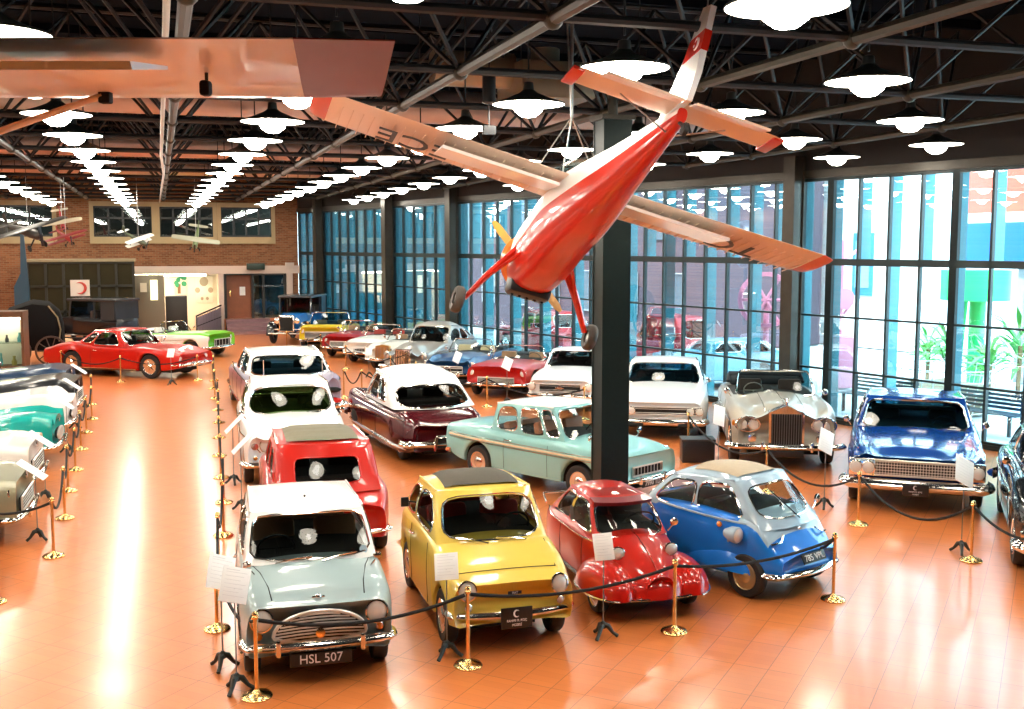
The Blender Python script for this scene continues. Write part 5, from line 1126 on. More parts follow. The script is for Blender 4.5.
# right-hand group
stanchion('g0', 858, 525, 'brass rope post at the left headlamps of the large blue saloon'); stanchion('g1', 971, 561, 'brass rope post at the right end of the bumper of the large blue saloon')
stanchion('g2', 766, 493, 'brass rope post below the left headlamps of the silver convertible'); stanchion('g3', 688, 452, 'brass rope post in front of the white coupe right of the column')
stanchion('g4', 1062, 596, 'brass rope post in front of the black saloon')
rope('g0', 'g1', .36, 'black rope sagging in front of the large blue saloon'); rope('g2', 'g0', .32, 'black rope sagging between the silver convertible and the large blue saloon')
rope('g3', 'g2', .3, 'black rope between the white coupe and the silver convertible'); rope('g1', 'g4', .2, 'black rope crossing the chrome front of the black saloon')
rope('f3', None, .22, 'black rope end hanging behind the corner post of the blue bubble car', pb=W(792, 574))
# far row
for k, x, y, l in (('h0', 584, 420, 'in front of the white coupe left of the column'), ('h1', 487, 407, 'before the red open-top roadster'), ('h2', 441, 396, 'before the dark blue roadster'), ('h3', 416, 389, 'before the grey bulbous saloon'), ('h4', 391, 382, 'before the cream sports car'), ('h5', 346, 369, 'before the red roadster with the black grille'), ('h6', 321, 355, 'before the yellow open car'), ('h7', 287, 351, 'before the tall blue vintage car')): stanchion(k, x, y, 'brass rope post ' + l)
for a, b, l in (('h1', 'h0', 'the red open-top roadster and the white coupe'), ('h2', 'h1', 'the dark blue roadster and the red open-top roadster'), ('h3', 'h2', 'the grey saloon and the dark blue roadster'), ('h4', 'h3', 'the cream sports car and the grey saloon'), ('h5', 'h4', 'the red roadster and the cream sports car'), ('h6', 'h5', 'the yellow car and the red roadster'), ('h7', 'h6', 'the vintage car and the yellow car')): rope(a, b, .25, 'black rope between ' + l)
for k, x, y, l in (('m0', 344, 398, 'behind the tail of the lavender saloon'), ('m1', 362, 399, 'between the lavender saloon and the maroon saloon'), ('m2', 400, 404, 'behind the white dome of the maroon saloon')): stanchion(k, x, y, 'brass rope post ' + l)
rope('m0', 'm1', .3, 'black rope right of the lavender saloon'); rope('m1', 'm2', .15, 'black rope leading behind the maroon saloon')
# notice stands
g = MB()
for k in range(3):
    a = 2 * PI * k / 3; c_, s_ = math.cos(a), math.sin(a); g.tube([(0, 0, .13), (.05 * c_, .05 * s_, .12), (.1 * c_, .1 * s_, .05), (.15 * c_, .15 * s_, .012)], [.03, .028, .018, .02], 7)
g.lathe([(.035, .1), (.03, .15), (.012, .17)], 10); foot_me = g.mesh('tripod_foot', iron)
g = MB(); g.tube([(0, 0, .15), (0, 0, .86)], .007, 6); rod_me = g.mesh('rod', rod_m)
def notice(px, py, label, yaw=0.0, w=.23, h=.32, hh=.86, roll=0.0, tilt=.6, group=None):
    o = empty('notice_stand', label, 'sign stand', W(px, py), -YAW + yaw, group)
    for nm, me in (('tripod_foot', foot_me), ('rod', rod_me)):
        c = bpy.data.objects.new(nm, me); C.objects.link(c); c.parent = o; 
        if nm == 'rod': c.scale = (1, 1, hh / .86)
    M = Matrix.Translation((0, 0, hh)) @ Matrix.Rotation(roll, 4, 'Y') @ Matrix.Rotation(-tilt, 4, 'X')
    g = MB(); g.rbox(-w / 2, w / 2, -.004, .004, -h * .4, h * .6, .003); s = g.obj('sheet', paper, o, M=M)
    g = MB()
    for k in range(7): z = h * .45 - k * h * .11; g.box(-w * .38, w * (.38 - .1 * (k % 3)), -.0055, -.005, z - .004, z)
    g.box(-w * .38, w * .1, -.0055, -.005, h * .5, h * .52); g.obj('small_print', mat('faint_print', (.72, .72, .74), .7), s)
    return o
notice(223, 668, 'tripod notice stand with white sheet, left of the pale blue-grey saloon, farther of the pair', .5, .26, .34, .9, .35)
notice(237, 691, 'tripod notice stand with white sheet, left of the pale blue-grey saloon, nearer of the pair', .3, .25, .33, .95, .25)
notice(447, 657, 'tripod notice stand with white sheet at the left front of the yellow car', 0, .23, .27, .88, -.08)
notice(603, 637, 'tripod notice stand with white sheet by the left wheel of the red bubble car', 0, .2, .28, .92, -.1, .5)
notice(961, 553, 'tripod notice stand with tilted sheet, by the right headlamps of the large blue saloon', .2, .3, .4, 1.05, .5)
notice(824, 508, 'tripod notice stand with tilted sheet, by the right headlamps of the silver convertible', .2, .26, .4, 1.0, .5)
notice(718, 470, 'tripod notice stand with tilted white sheet between the white coupe and the silver convertible', .2, .22, .4, .95, .35)
notice(234, 484, 'tripod notice stand with white sheet beside the plain white car, farther of the pair', -1.2, .3, .42, 1.0, 0, .8)
notice(242, 510, 'tripod notice stand with white sheet beside the plain white car, nearer of the pair', -1.2, .3, .42, 1.0, 0, .8)
notice(171.6, 385, 'tripod notice stand with small white sheet at the front wheel of the red coupe', 0, .2, .28, .9)
notice(369, 377, 'small tripod notice stand in front of the white open sports car', 0, .2, .28, .75)
notice(507, 404, 'tripod notice stand with white sheet on the bonnet line of the red open-top roadster', .2, .24, .36, 1.0, .5)
notice(457, 393, 'tripod notice stand with white sheet before the dark blue roadster', .2, .2, .36, .95, .5)
for x, y, l in ((38, 540, 'olive-grey car'), (46, 500, 'cream-white fifties car'), (68, 452, 'turquoise car'), (76, 428, 'white sloping-bonnet car'), (82, 408, 'black open car')):
    notice(x, y, 'tripod notice stand with slanting white sheet at the nose of the ' + l, 1.75, .3, .42, .95, 0, .95)
# black box on the floor
g = MB(); p = W(697, 461); M = Matrix.Translation(p) @ Matrix.Rotation(-.35, 4, 'Z'); g.rbox(-.3, .3, -.2, .2, 0, .42, .02); bo = g.obj('storage_box', black); bo.matrix_world = M; tag(bo, 'black box standing on the floor behind the blue bubble car', 'box')
g = MB(); g.box(-.31, .31, -.21, .21, .4, .44); g.obj('lid', mat('lid_black', (.02, .02, .022), .5), bo)
# ------------------------------------------------------------------ things at the far end
def atback(px, py, dist):                                      # point dist metres in front of the back wall plane seen at pixel
    d = FW * F_PX + RT * (px - 512) + UP * (354.5 - py); t = (BACK_Y - dist) / d.y; return Vector((d.x * t, d.y * t, CAM_H + d.z * t))
A = atback(27, 262, 4.0); B = atback(133, 262, 4.0)
bt = empty('panelled_van', 'large dark olive panelled carriage body with a white crescent plaque, below the brick wall', 'carriage', (A.x, A.y, 0))
Wd = B.x - A.x; Ht = A.z; g = MB(); g.box(0, Wd, 0, 2.2, .5, Ht); g.obj('body', noisy(mat('olive_drab', (.035, .029, .013), .8, spec=.15), 3), bt)
g = MB(); fr_m = mat('olive_frame', (.02, .018, .01), .6)
for k in range(7): x = Wd * k / 6; g.box(x - .05, x + .05, -.05, 0, .5, Ht)
for z in (.5, Ht * .38, Ht * .69, Ht - .08): g.box(0, Wd, -.05, 0, z, z + .09)
g.obj('panel_frame', fr_m, bt)
g = MB(); g.box(-.08, Wd + .08, -.1, 2.3, Ht, Ht + .1); g.obj('roof', noisy(mat('tan_roof', (.3, .24, .14), .7), 4), bt)
p0 = atback(70, 280, 4.1); p1 = atback(90, 296, 4.1)
g = MB(); g.box(p0.x - A.x, p1.x - A.x, -.09, -.05, p1.z, p0.z); pl = g.obj('plaque', mat('plaque_white', (.75, .66, .58), .6), bt)
cxp, czp, Rr = (p0.x + p1.x) / 2 - A.x, (p0.z + p1.z) / 2, (p0.z - p1.z) * .34
g = MB(); n = 16; g.tube([(cxp - .02 + Rr * math.cos(a), -.095, czp + Rr * math.sin(a)) for a in [math.radians(-120 + 240 * k / n) for k in range(n + 1)]], [Rr * .02 + Rr * .26 * math.sin(PI * k / n) for k in range(n + 1)], 6); g.obj('crescent_mark', mat('crescent_red', (.6, .06, .04), .6), pl)
for sx in (Wd * .2, Wd * .8):
    g = MB(); g.lathe([(.3, -.08), (.5, -.08), (.52, 0), (.5, .08), (.3, .08)], 24, Matrix.Translation((sx, .3, .52)) @ Matrix.Rotation(PI / 2, 4, 'X'), 0, True); g.obj('wheel', rubber, bt)
# dark blue upright blades beside it
q = atback(17, 292, 5.5); g = MB(); q2 = atback(17, 250, 5.5)
g.prism([(-.28, 0), (.25, 0), (.3, 2.2), (.18, q2.z + .6), (.05, q2.z + .6), (-.0, 2.9), (-.25, 2.4)], 1, 0, .1); o = g.obj('upright_blade', mat('blade_blue', (.02, .06, .1), .3)); o.location = (q.x + .15, q.y, 0); tag(o, 'dark blue upright blade-like panel standing left of the olive carriage body', 'panel')
# old black coach shape
q = W(38, 372); g = MB(); o = empty('black_coach', 'tall rounded black coach body in shadow behind the rear of the red coupe', 'coach', (q.x - .3, q.y + 2.5, 0), .0)
R = [[(x, w * .8, .5), (x, w, .9), (x, w, 1.7 * s_), (x, w * .7, 2.2 * s_), (x, 0, 2.35 * s_), (x, -w * .7, 2.2 * s_), (x, -w, 1.7 * s_), (x, -w, .9), (x, -w * .8, .5)] for x, w, s_ in ((-.9, .5, .7), (-.75, .62, .82), (0, .66, .93), (.5, .64, .9), (.8, .58, .78), (.9, .5, .62))]
g.loft(R); g.obj('body', mat('coach_black', (.006, .005, .005), .8, spec=.1), o)
for x in (-.55, .55):
    g = MB(); Mw = Matrix.Translation((x, -.72, .5)) @ Matrix.Rotation(PI / 2, 4, 'X'); g.lathe([(.44, -.04), (.5, -.04), (.5, .04), (.44, .04)], 28, Mw, 0, True)
    for k in range(10): a = 2 * PI * k / 10; g.tube([Mw @ Vector((.05 * math.cos(a), .05 * math.sin(a), 0)), Mw @ Vector((.45 * math.cos(a), .45 * math.sin(a), 0))], .018, 5)
    g.obj('wheel', mat('coach_wheel', (.06, .03, .02), .5), o)
g = MB(); g.tube([(.8, -.62, .8), (.86, -.62, 1.2), (.78, -.6, 1.6), (.5, -.5, 1.98)], .025, 6); g.obj('brass_edge', mat('dull_brass', (.25, .18, .1), .4, .6), o)
# lit showcase at the left edge
q = W(10, 384); o = empty('showcase', 'brown wooden display cabinet with brightly lit shelves at the left edge', 'cabinet', (q.x - .1, q.y, 0), -.1)
wd_ = mat('case_wood', (.12, .05, .02), .5)
g = MB(); g.box(-.9, .6, -.35, .35, 0, .55); g.box(-.9, .6, -.38, .38, 1.95, 2.12); g.box(-.9, -.83, -.35, .35, .55, 1.95); g.box(.53, .6, -.35, .35, .55, 1.95); g.box(-.9, .6, .32, .35, .55, 1.95); g.obj('carcass', wd_, o)
g = MB(); g.box(-.83, .53, -.3, .32, 1.88, 1.94); g.obj('light_strip', emis('case_light', (1, .95, .8), 6), o)
g = MB(); g.box(-.83, .53, -.3, .32, 1.2, 1.22); g.obj('shelf', clear_glass, o)
g = MB(); g.box(-.83, .53, .3, .32, .55, 1.88); g.obj('back_panel', plaster, o)
g = MB(); g.box(-.83, .53, -.345, -.34, .55, 1.95); g.obj('case_glass', clear_glass, o)
random.seed(3)
for k in range(7):
    x = q.x - .1 - .6 + k * .17; zz = .551 if k % 2 else 1.221; yy = q.y
    g = MB(); r = random.uniform(.04, .07); hh = random.uniform(.15, .4); g.lathe([(0, 0), (r, 0), (r * 1.1, hh * .4), (r * .5, hh * .7), (r * .6, hh), (0, hh)], 14); oo = g.obj('model_figure', mat(['fig_teal', 'fig_dark', 'fig_gold'][k % 3], [(.1, .4, .4), (.05, .05, .05), (.5, .4, .1)][k % 3], .4)); oo.location = (x, yy - .05, zz)
    tag(oo, 'small %s model figure on the %s shelf of the lit cabinet, %s from the left' % (['teal', 'dark', 'golden'][k % 3], 'lower' if k % 2 else 'upper', ORD[k // 2]), 'ornament', 'small ornaments in the lit display cabinet')
# big blue engine ring at the left edge
q = CV(-15.6, 31, 4.05); g = MB(); M = Matrix.Translation(q) @ Matrix.Rotation(-YAW - .5, 4, 'Z') @ Matrix.Rotation(PI / 2, 4, 'X')
g.lathe([(.9, -.3), (1.0, -.25), (1.05, 0), (1.0, .2), (.92, .2), (.88, 0)], 36, M, 0, True); o = g.obj('cowling_ring', mat('ring_blue', (.2, .28, .4), .3, .5)); tag(o, 'blue-grey round engine cowling whose rim shows at the left edge above the display cabinet', 'engine cowling')
g = MB(); g.tube([M @ Vector((0, 0, 0)), Vector((q.x, q.y, 0))], .08, 8); g.lathe([(0, 0), (.5, 0), (.5, .05), (0, .05)], 20, Matrix.Translation((q.x, q.y, 0))); g.obj('pedestal', black, o)
for k in range(4):
    a = PI / 2 * k; g = MB(); g.tube([M @ Vector((0, 0, 0)), M @ Vector((.92 * math.cos(a), .92 * math.sin(a), 0))], .05, 6); g.obj('spoke', MC['ring_blue'], o)
# display room contents
q = atback(183, 285, -2.0); 
def backbox(name, px0, px1, py0, py1, d0, d1, m, label, cat, z0=None):
    a = atback(px0, py1, d0); b = atback(px1, py0, d0); g = MB(); g.rbox(a.x, b.x, min(BACK_Y - d0, BACK_Y - d1), max(BACK_Y - d0, BACK_Y - d1), a.z if z0 is None else z0, b.z, .02); o = g.obj(name, m); return tag(o, label, cat)
o = backbox('poster', 175, 187, 273, 295, -2.15, -2.18, mat('poster_paper', (.8, .75, .6), .6), 'pale poster with a leafy green plant picture on the lit wall', 'poster')
a = atback(181, 284, -2.1); g = MB()
random.seed(5)
for k in range(9): t = random.uniform(0, 2 * PI); g.ell((a.x + random.uniform(-.22, .2), a.y + .02, a.z + .15 + random.uniform(-.2, .25)), (.1, .01, .12), 8, 5)
g.obj('plant_picture', mat('poster_green', (.03, .3, .12), .6), o)
g = MB(); g.box(a.x - .16, a.x - .02, a.y + .015, a.y + .03, a.z - .45, a.z); g.obj('pot_picture', mat('poster_brown', (.25, .12, .05), .6), o)
o = backbox('poster', 196, 213, 276, 303, -2.15, -2.18, mat('poster_cream', (.88, .84, .68), .6), 'cream poster with a diagram of masks and dots, left of the wooden door', 'poster')
a = atback(204, 288, -2.1); g = MB()
for dx, dz, r in ((0, .3, .2), (-.3, -.1, .12), (.3, -.1, .12), (-.1, -.5, .07), (.14, -.5, .07)): g.ell((a.x + dx, a.y + .02, a.z + dz), (r, .01, r * 1.1), 14, 8)
g.obj('diagram', mat('poster_sepia', (.42, .36, .24), .6), o)
backbox('counter', 166, 187, 296, 318, .8, .2, mat('counter_dark', (.03, .025, .02), .5), 'dark brown counter below the plant poster', 'counter', 0)
o = backbox('kiosk', 134, 164, 275, 315, 1.2, .4, mat('kiosk_tan', (.22, .19, .13), .6), 'tan kiosk booth between the olive carriage body and the counter', 'kiosk', 0)
a = atback(140, 283, 1.25); b = atback(147, 292, 1.25); g = MB(); g.box(a.x, b.x, a.y - .03, a.y, b.z, a.z); g.obj('notice', plaster, o)
a = atback(150, 280, 1.25); b = atback(158, 300, 1.25); g = MB(); g.box(a.x, b.x, a.y - .03, a.y, b.z, a.z); g.obj('screen', emis('kiosk_lit', (.9, .85, .55), 1.0), o)
# ramp rail
a = W(197, 338); b = W(229, 331); o = empty('ramp_railing', 'low grey mesh ramp railing with dark handrail left of the steps', 'railing', a); v = b - a
g = MB(); g.tube([(0, 0, 0), (0, 0, .95)], .03, 6); g.tube([(v.x, v.y, 0), (v.x, v.y, 1.4)], .03, 6); g.tube([(0, 0, .95), (v.x, v.y, 1.35)], .035, 6); g.tube([(0, 0, .5), (v.x, v.y, .8)], .02, 6); g.obj('rail', under, o)
g = MB(); g.add([(0, 0, .05), (v.x, v.y, .1), (v.x, v.y, 1.25), (0, 0, .88)], [(0, 1, 2, 3)], 0, False)
for k in range(12): t = k / 12; g.tube([(v.x * t, v.y * t - .02, .05), (v.x * t, v.y * t - .02, lerp(.9, 1.3, t))], .012, 4)
g.obj('mesh_panel', mat('mesh_grey', (.3, .26, .3), .5, .3), o)
# ------------------------------------------------------------------ aircraft
def wing(g, root, tip, cr, ct, th, mi=0, sweep=0.0, dihedral=0.0, n=10, side=1):
    """wing half: root/tip span stations, chords, thickness ratio; profile rounded, x forward"""
    prof = [(.5, 0), (.46, .5), (.3, 1), (.05, .85), (-.25, .4), (-.5, .03), (-.5, -.03), (-.25, -.18), (.1, -.4), (.35, -.42), (.47, -.25)]
    R = []
    for k in range(n + 1):
        t = k / n; y = lerp(root, tip, t); c = lerp(cr, ct, t); R.append([(sweep * t + p[0] * c, side * y, dihedral * t + p[1] * c * th * .6) for p in prof])
    c = ct; 
    for q, f in ((.05, .9), (.08, .55)): R.append([(sweep + p[0] * c * f, side * (tip + q), dihedral + p[1] * c * th * .6 * f) for p in prof])
    g.loft(R, mi)
red_a = paint('aero_red', (.62, .025, .012), .22); wh_a = mat('aero_fabric', (.84, .64, .5), .45, 0, .3); whf = mat('aero_white', (.96, .97, .97), .35, 0, .5); maroon_a = mat('aero_maroon', (.24, .035, .03), .45)
orange_a = paint('aero_orange', (.8, .18, .03)); prop_m = mat('prop_wood', (.62, .3, .05), .35, 0, .6)
# orientation: nose away from the viewer, pitched down, rolled right; all in the hall's own axes
ff = CV(-.272, .905, 0); f = Vector((ff.x, ff.y, 0)).normalized() * math.cos(math.radians(12.5)) + Vector((0, 0, -math.sin(math.radians(12.5))))
r0 = f.cross(Vector((0, 0, 1))).normalized(); u0 = r0.cross(f).normalized(); ph = math.radians(17)
rr_ = r0 * math.cos(ph) - u0 * math.sin(ph); uu = u0 * math.cos(ph) + r0 * math.sin(ph); ll = -rr_
cpos = CV(.79, 12.65, CAM_H + .6)
AM = Matrix(((f.x, ll.x, uu.x, cpos.x), (f.y, ll.y, uu.y, cpos.y), (f.z, ll.z, uu.z, cpos.z), (0, 0, 0, 1)))
ap = empty('aeroplane', 'red-bellied white light aeroplane hanging nose-down in front of the green column', 'aeroplane', M=AM)
# fuselage: lower red, upper white
fz = [(-2.75, .05, -.08, .06), (-2.3, .1, -.2, .1), (-1.4, .2, -.42, .14), (-.5, .31, -.64, .2), (.2, .35, -.76, .24), (.8, .36, -.92, .06), (1.25, .35, -.98, -.06), (1.5, .31, -.94, -.16), (1.58, .22, -.82, -.28)]
w_, b_, t_ = pchip([(a[0], a[1]) for a in fz]), pchip([(a[0], a[2]) for a in fz]), pchip([(a[0], a[3]) for a in fz])
R = []
for k in range(41):
    x = lerp(-2.75, 1.58, k / 40); hw, zb, zt = w_(x), b_(x), t_(x); zm = (zb + zt) / 2; hh = (zt - zb) / 2
    R.append([(x, hw * (abs(math.cos(a)) ** .7) * (1 if math.cos(a) > 0 else -1), zm + hh * (abs(math.sin(a)) ** .7) * (1 if math.sin(a) > 0 else -1)) for a in [2 * PI * j / 24 for j in range(24)]])
g = MB(); g.loft(R, 0, True, True, lambda i, j: 0 if 12 <= j <= 23 else 1); g.obj('fuselage', [red_a, whf], ap, 60)
for nm, sd in (('wing', 1), ('wing', -1)):
    g = MB(); wing(g, .3, 3.0, .92, .84, .14, 0, 0, .05, side=sd); wo = g.obj(nm, wh_a, ap)
    g = MB(); wing(g, 3.0, 3.12, .84, .76, .14, 0, 0, .0, n=2, side=sd); g.obj('wing_tip', red_a, wo, M=Matrix.Translation((0, 0, .05)))
    g = MB(); g.prism([(.1, -.05), (.1, -.065), (-.44, -.16), (-.46, -.13)], 1, sd * .38, sd * 1.75); g.obj('flap', whf, wo)
    g = MB()
    for k in range(22): y = .45 + k * .115; g.box(-.36, .3, sd * y - .004, sd * y + .004, -.052, -.038)
    g.obj('rib_tape', mat('rib_tape', (.72, .5, .36), .5), wo)
for txt, y in (('TC', -2.0), ('ECE', 2.0)): text_obj(txt, .52, mat('aero_ink', (.03, .03, .03), .5), 'lettering', ap, frame((-.03, y, -.058), (0, 1, 0), (1, 0, 0)), ext=.004)
# tailplane and fin
g = MB(); wing(g, .0, .98, .36, .34, .1, side=1); wing(g, .0, .98, .36, .34, .1, side=-1); to = g.obj('tailplane', wh_a, ap, M=Matrix.Translation((-2.55, 0, .12)))
for sd in (1, -1):
    g = MB(); g.rbox(-.14, .22, sd * 1.03 - .06, sd * 1.03 + .06, -.02, .02, .015); g.obj('tailplane_tip', red_a, to)
    g = MB(); g.prism([(-.16, 0), (-.16, -.015), (-.36, -.07), (-.37, -.05)], 1, sd * .06, sd * .82); g.obj('elevator', wh_a, to)
    g = MB(); g.tube([(.0, sd * .05, -.25), (.05, sd * .55, -.01)], .008, 5); g.obj('tail_strut', chrome_dull, to)
g = MB(); g.prism([(-2.2, .1), (-2.85, .1), (-2.95, .35), (-2.98, 1.0), (-2.8, 1.05), (-2.6, .65)], 1, -.03, .03); fo = g.obj('fin', whf, ap)
g = MB(); g.prism([(-2.57, .56), (-2.965, .56), (-2.975, .76), (-2.66, .76)], 1, -.036, .036); fl = g.obj('fin_flag', red_a, fo)
for sd in (1, -1):
    g = MB(); n = 12; g.tube([(-2.83 + .055 * math.cos(a), sd * .037, .66 + .055 * math.sin(a)) for a in [math.radians(40 + 280 * k / n) for k in range(n + 1)]], [.002 + .014 * math.sin(PI * k / n) for k in range(n + 1)], 5); g.ell((-2.78, sd * .037, .66), (.016, .004, .016), 6, 4); g.obj('crescent_mark', whf, fl)
g = MB(); g.tube([(-2.7, 0, -.06), (-2.85, 0, -.16)], .02, 6); g.lathe([(0, -.03), (.06, -.02), (.06, .02), (0, .03)], 14, Matrix.Translation((-2.88, 0, -.2)) @ Matrix.Rotation(PI / 2, 4, 'X')); g.obj('tail_wheel', rubber, ap)
# cowling, engine, propeller
g = MB(); g.lathe([(.36, 0), (.4, .04), (.36, .1), (.3, .08), (.3, 0)], 26, Matrix.Translation((1.52, 0, -.55)) @ Matrix.Rotation(PI / 2, 4, 'Y'), 0, True); g.obj('cowl_ring', orange_a, ap)
g = MB(); g.rbox(1.2, 1.5, -.28, .28, -1.04, -.7, .06); 
for k in range(5): g.tube([(1.32, -.2 + .1 * k, -1.05), (1.46, -.2 + .1 * k, -1.02)], .02, 6)
g.obj('engine', black, ap)
g = MB(); g.lathe([(.12, 0), (.1, .1), (.03, .2), (0, .21)], 18, Matrix.Translation((1.6, 0, -.55)) @ Matrix.Rotation(PI / 2, 4, 'Y')); g.obj('spinner', orange_a, ap)
g = MB(); ax_ = math.radians(38)
for sd in (1, -1):
    R = []
    for k in range(9):
        t = k / 8; rad = .05 + .68 * t; c = .055 + .03 * math.sin(PI * t ** .8) if t < 1 else .03; tw = .9 - .6 * t
        ey = Vector((0, math.cos(ax_) * sd, math.sin(ax_) * sd)); ez = Vector((0, -math.sin(ax_), math.cos(ax_)))
        o_ = Vector((1.68, 0, -.55)) + ey * rad; R.append([o_ + (Vector((1, 0, 0)) * math.sin(tw) + ez * math.cos(tw)) * a * c + (Vector((1, 0, 0)) * math.cos(tw) - ez * math.sin(tw)) * b for a, b in ((1, 0), (0, .014), (-1, 0), (0, -.014))])
    g.loft(R)
g.obj('propeller', prop_m, ap)
for sd in (1, -1):
    g = MB(); g.tube([(1.1, sd * .32, -.55), (1.16, sd * .6, -.95), (1.2, sd * .8, -1.3)], [.075, .06, .045], 8, rz=.7); g.tube([(.75, sd * .3, -.62), (1.16, sd * .62, -1.0)], .02, 6); lg = g.obj('landing_gear_leg', red_a, ap)
    g = MB(); g.lathe([(.08, -.05), (.14, -.06), (.165, -.035), (.17, 0), (.165, .035), (.14, .06), (.08, .05)], 24, Matrix.Translation((1.2, sd * .88, -1.34)) @ Matrix.Rotation(PI / 2, 4, 'X'), 0, True); wl = g.obj('wheel', mat('tyre_grey', (.07, .06, .05), .6), lg)
    g = MB(); g.lathe([(0, -.03), (.09, -.03), (.09, .03), (0, .03)], 16, Matrix.Translation((1.2, sd * .88, -1.34)) @ Matrix.Rotation(PI / 2, 4, 'X')); g.obj('wheel_hub', chrome_dull, wl)
g = MB(); g.ell((.35, 0, .22), (.62, .3, .26), 18, 10); g.obj('canopy', clear_glass, ap)
text_obj('TC-ECE', .1, mat('aero_ink', (.03, .03, .03), .5), 'lettering', ap, frame((-1.1, -.31, -.05), (1, -.25, 0), (0, 0, 1)), ext=.003)
# its hanging cables
apex = cpos + Vector((-.15, -.1, .85)); g = MB()
for lp in ((.35, .55, .08), (.35, -.45, .08), (-.6, .1, .22), (.9, .0, .2)): g.tube([AM @ Vector(lp), apex], .008, 5)
g.tube([apex, apex + Vector((0, 0, 1.4))], .02, 5); g.tube([apex, apex + Vector((-.18, 0, 3.2))], .012, 5); 
tag(g.obj('hanging_cable', chrome_dull), 'steel cables that hold the wings of the red-bellied aeroplane under the roof', 'cable')
g = MB(); tp = AM @ Vector((-2.86, 0, .9)); g.tube([tp, (tp.x + .12, tp.y - .1, 7.95)], .008, 5); tag(g.obj('hanging_cable', chrome_dull), 'thin steel cable rising from the tail fin of the red-bellied aeroplane', 'cable')
# big wing at upper left
def big_wing():
    z = CAM_H + .8; e = CV(-.56, 5.1, z); ax = Vector((math.cos(-YAW), math.sin(-YAW), 0)); bx_ = Vector((-ax.y, ax.x, 0)) * 1
    # local: x forward (away from viewer), y to the left (span), z up
    M = Matrix(((bx_.x, -ax.x, 0, e.x), (bx_.y, -ax.y, 0, e.y), (0, 0, 1, e.z), (0, 0, 0, 1)))
    o = empty('aeroplane_wing', 'huge pale wing with dark red tip hanging across the upper left corner', 'aeroplane', M=M)
    g = MB(); wing(g, 5.6, .42, 1.62, 1.6, .09, n=12); g.v = [(a_, b_2 + .16 * a_, c_2) for a_, b_2, c_2 in g.v]; g.obj('wing_panel', wh_a, o)
    g = MB(); wing(g, .42, .02, 1.6, 1.5, .09, n=4); g.v = [(a_, b_2 + .16 * a_, c_2) for a_, b_2, c_2 in g.v]; g.obj('wing_tip', maroon_a, o)
    g = MB(); g.prism([(-.42, -.045), (-.42, -.06), (-.86, -.13), (-.88, -.1)], 1, .9, 5.6); g.obj('flap', whf, o)
    g = MB(); g.tube([(.45, 1.5, -.05), (.4, 5.2, -1.3)], .035, 8, rz=.5); g.obj('strut', wh_a, o)
    g = MB(); g.rbox(.42, .48, 1.46, 1.52, -.09, -.02, .01); g.obj('strut_fitting', under, o)
    g = MB(); g.rbox(-.15, -.09, .8, .85, -.13, -.06, .015); g.tube([(-.12, .82, -.07), (-.12, .82, .0)], .008, 4); g.obj('tie_down_ring', under, o)
    g = MB(); g.tube([(.0, 2.4, .05), (.0, 2.4, 3.0)], .01, 5); g.tube([(.0, 5, .05), (.0, 5, 3.0)], .01, 5); g.obj('hanging_wire', chrome_dull, o)
big_wing()
# model aeroplanes hanging by the brick wall
def model_plane(label, pos, yaw, pitch, roll, span, cb, cw, biplane=False, fl=.75):
    M = Matrix.Translation(pos) @ Matrix.Rotation(yaw, 4, 'Z') @ Matrix.Rotation(pitch, 4, 'Y') @ Matrix.Rotation(roll, 4, 'X')
    o = empty('model_aeroplane', label, 'model aeroplane', M=M); s_ = span; L = span * fl; mb, mw = mat('mod_' + cb[0], cb[1], .4), mat('mod_' + cw[0], cw[1], .4)
    g = MB(); g.tube([(-L * .65, 0, 0), (-L * .3, 0, 0), (.1 * L, 0, 0), (.3 * L, 0, 0), (.36 * L, 0, 0)], [.015 * s_, .04 * s_, .065 * s_, .06 * s_, .035 * s_], 12); g.obj('fuselage', mb, o)
    for sd in (1, -1):
        g = MB(); wing(g, 0, s_ / 2, s_ * .17, s_ * .14, .12, side=sd, n=4)
        g.obj('wing', mw, o, M=Matrix.Translation((.05 * L, 0, .06 * s_)))
        if biplane: g = MB(); wing(g, 0, s_ * .45, s_ * .15, s_ * .13, .12, side=sd, n=4); g.obj('lower_wing', mw, o, M=Matrix.Translation((.05 * L, 0, -.06 * s_))); g = MB(); g.tube([(.05 * L, sd * s_ * .35, -.06 * s_), (.05 * L, sd * s_ * .35, .06 * s_)], .008 * s_, 4); g.obj('wing_strut', mb, o)
        g = MB(); g.tube([(.2 * L, 0, -.03 * s_), (.2 * L, sd * .1 * s_, -.15 * s_)], .01 * s_, 5); g.ell((.2 * L, sd * .11 * s_, -.16 * s_), (.045 * s_, .015 * s_, .045 * s_), 12, 8); g.obj('landing_gear', under, o)
    g = MB(); wing(g, 0, s_ * .17, s_ * .1, s_ * .08, .1, side=1, n=3); wing(g, 0, s_ * .17, s_ * .1, s_ * .08, .1, side=-1, n=3); g.obj('tailplane', mw, o, M=Matrix.Translation((-.62 * L, 0, .01 * s_)))
    g = MB(); g.prism([(-.56 * L, .0), (-.68 * L, 0), (-.7 * L, .14 * s_), (-.62 * L, .15 * s_)], 1, -.01, .01); g.obj('fin', mb, o)
    g = MB(); g.rbox(.37 * L, .38 * L, -.02 * s_, .02 * s_, -.13 * s_, .13 * s_, .003); g.obj('propeller', black, o)
    g = MB(); top = M.inverted() @ Vector((pos.x, pos.y, 8.25)); g.tube([(0, 0, .05), top], .006, 4); g.obj('hanging_wire', chrome_dull, o)
def at(px, py, d): 
    v = FW * F_PX + RT * (px - 512) + UP * (354.5 - py); return Vector((0, 0, CAM_H)) + v * (d / F_PX)
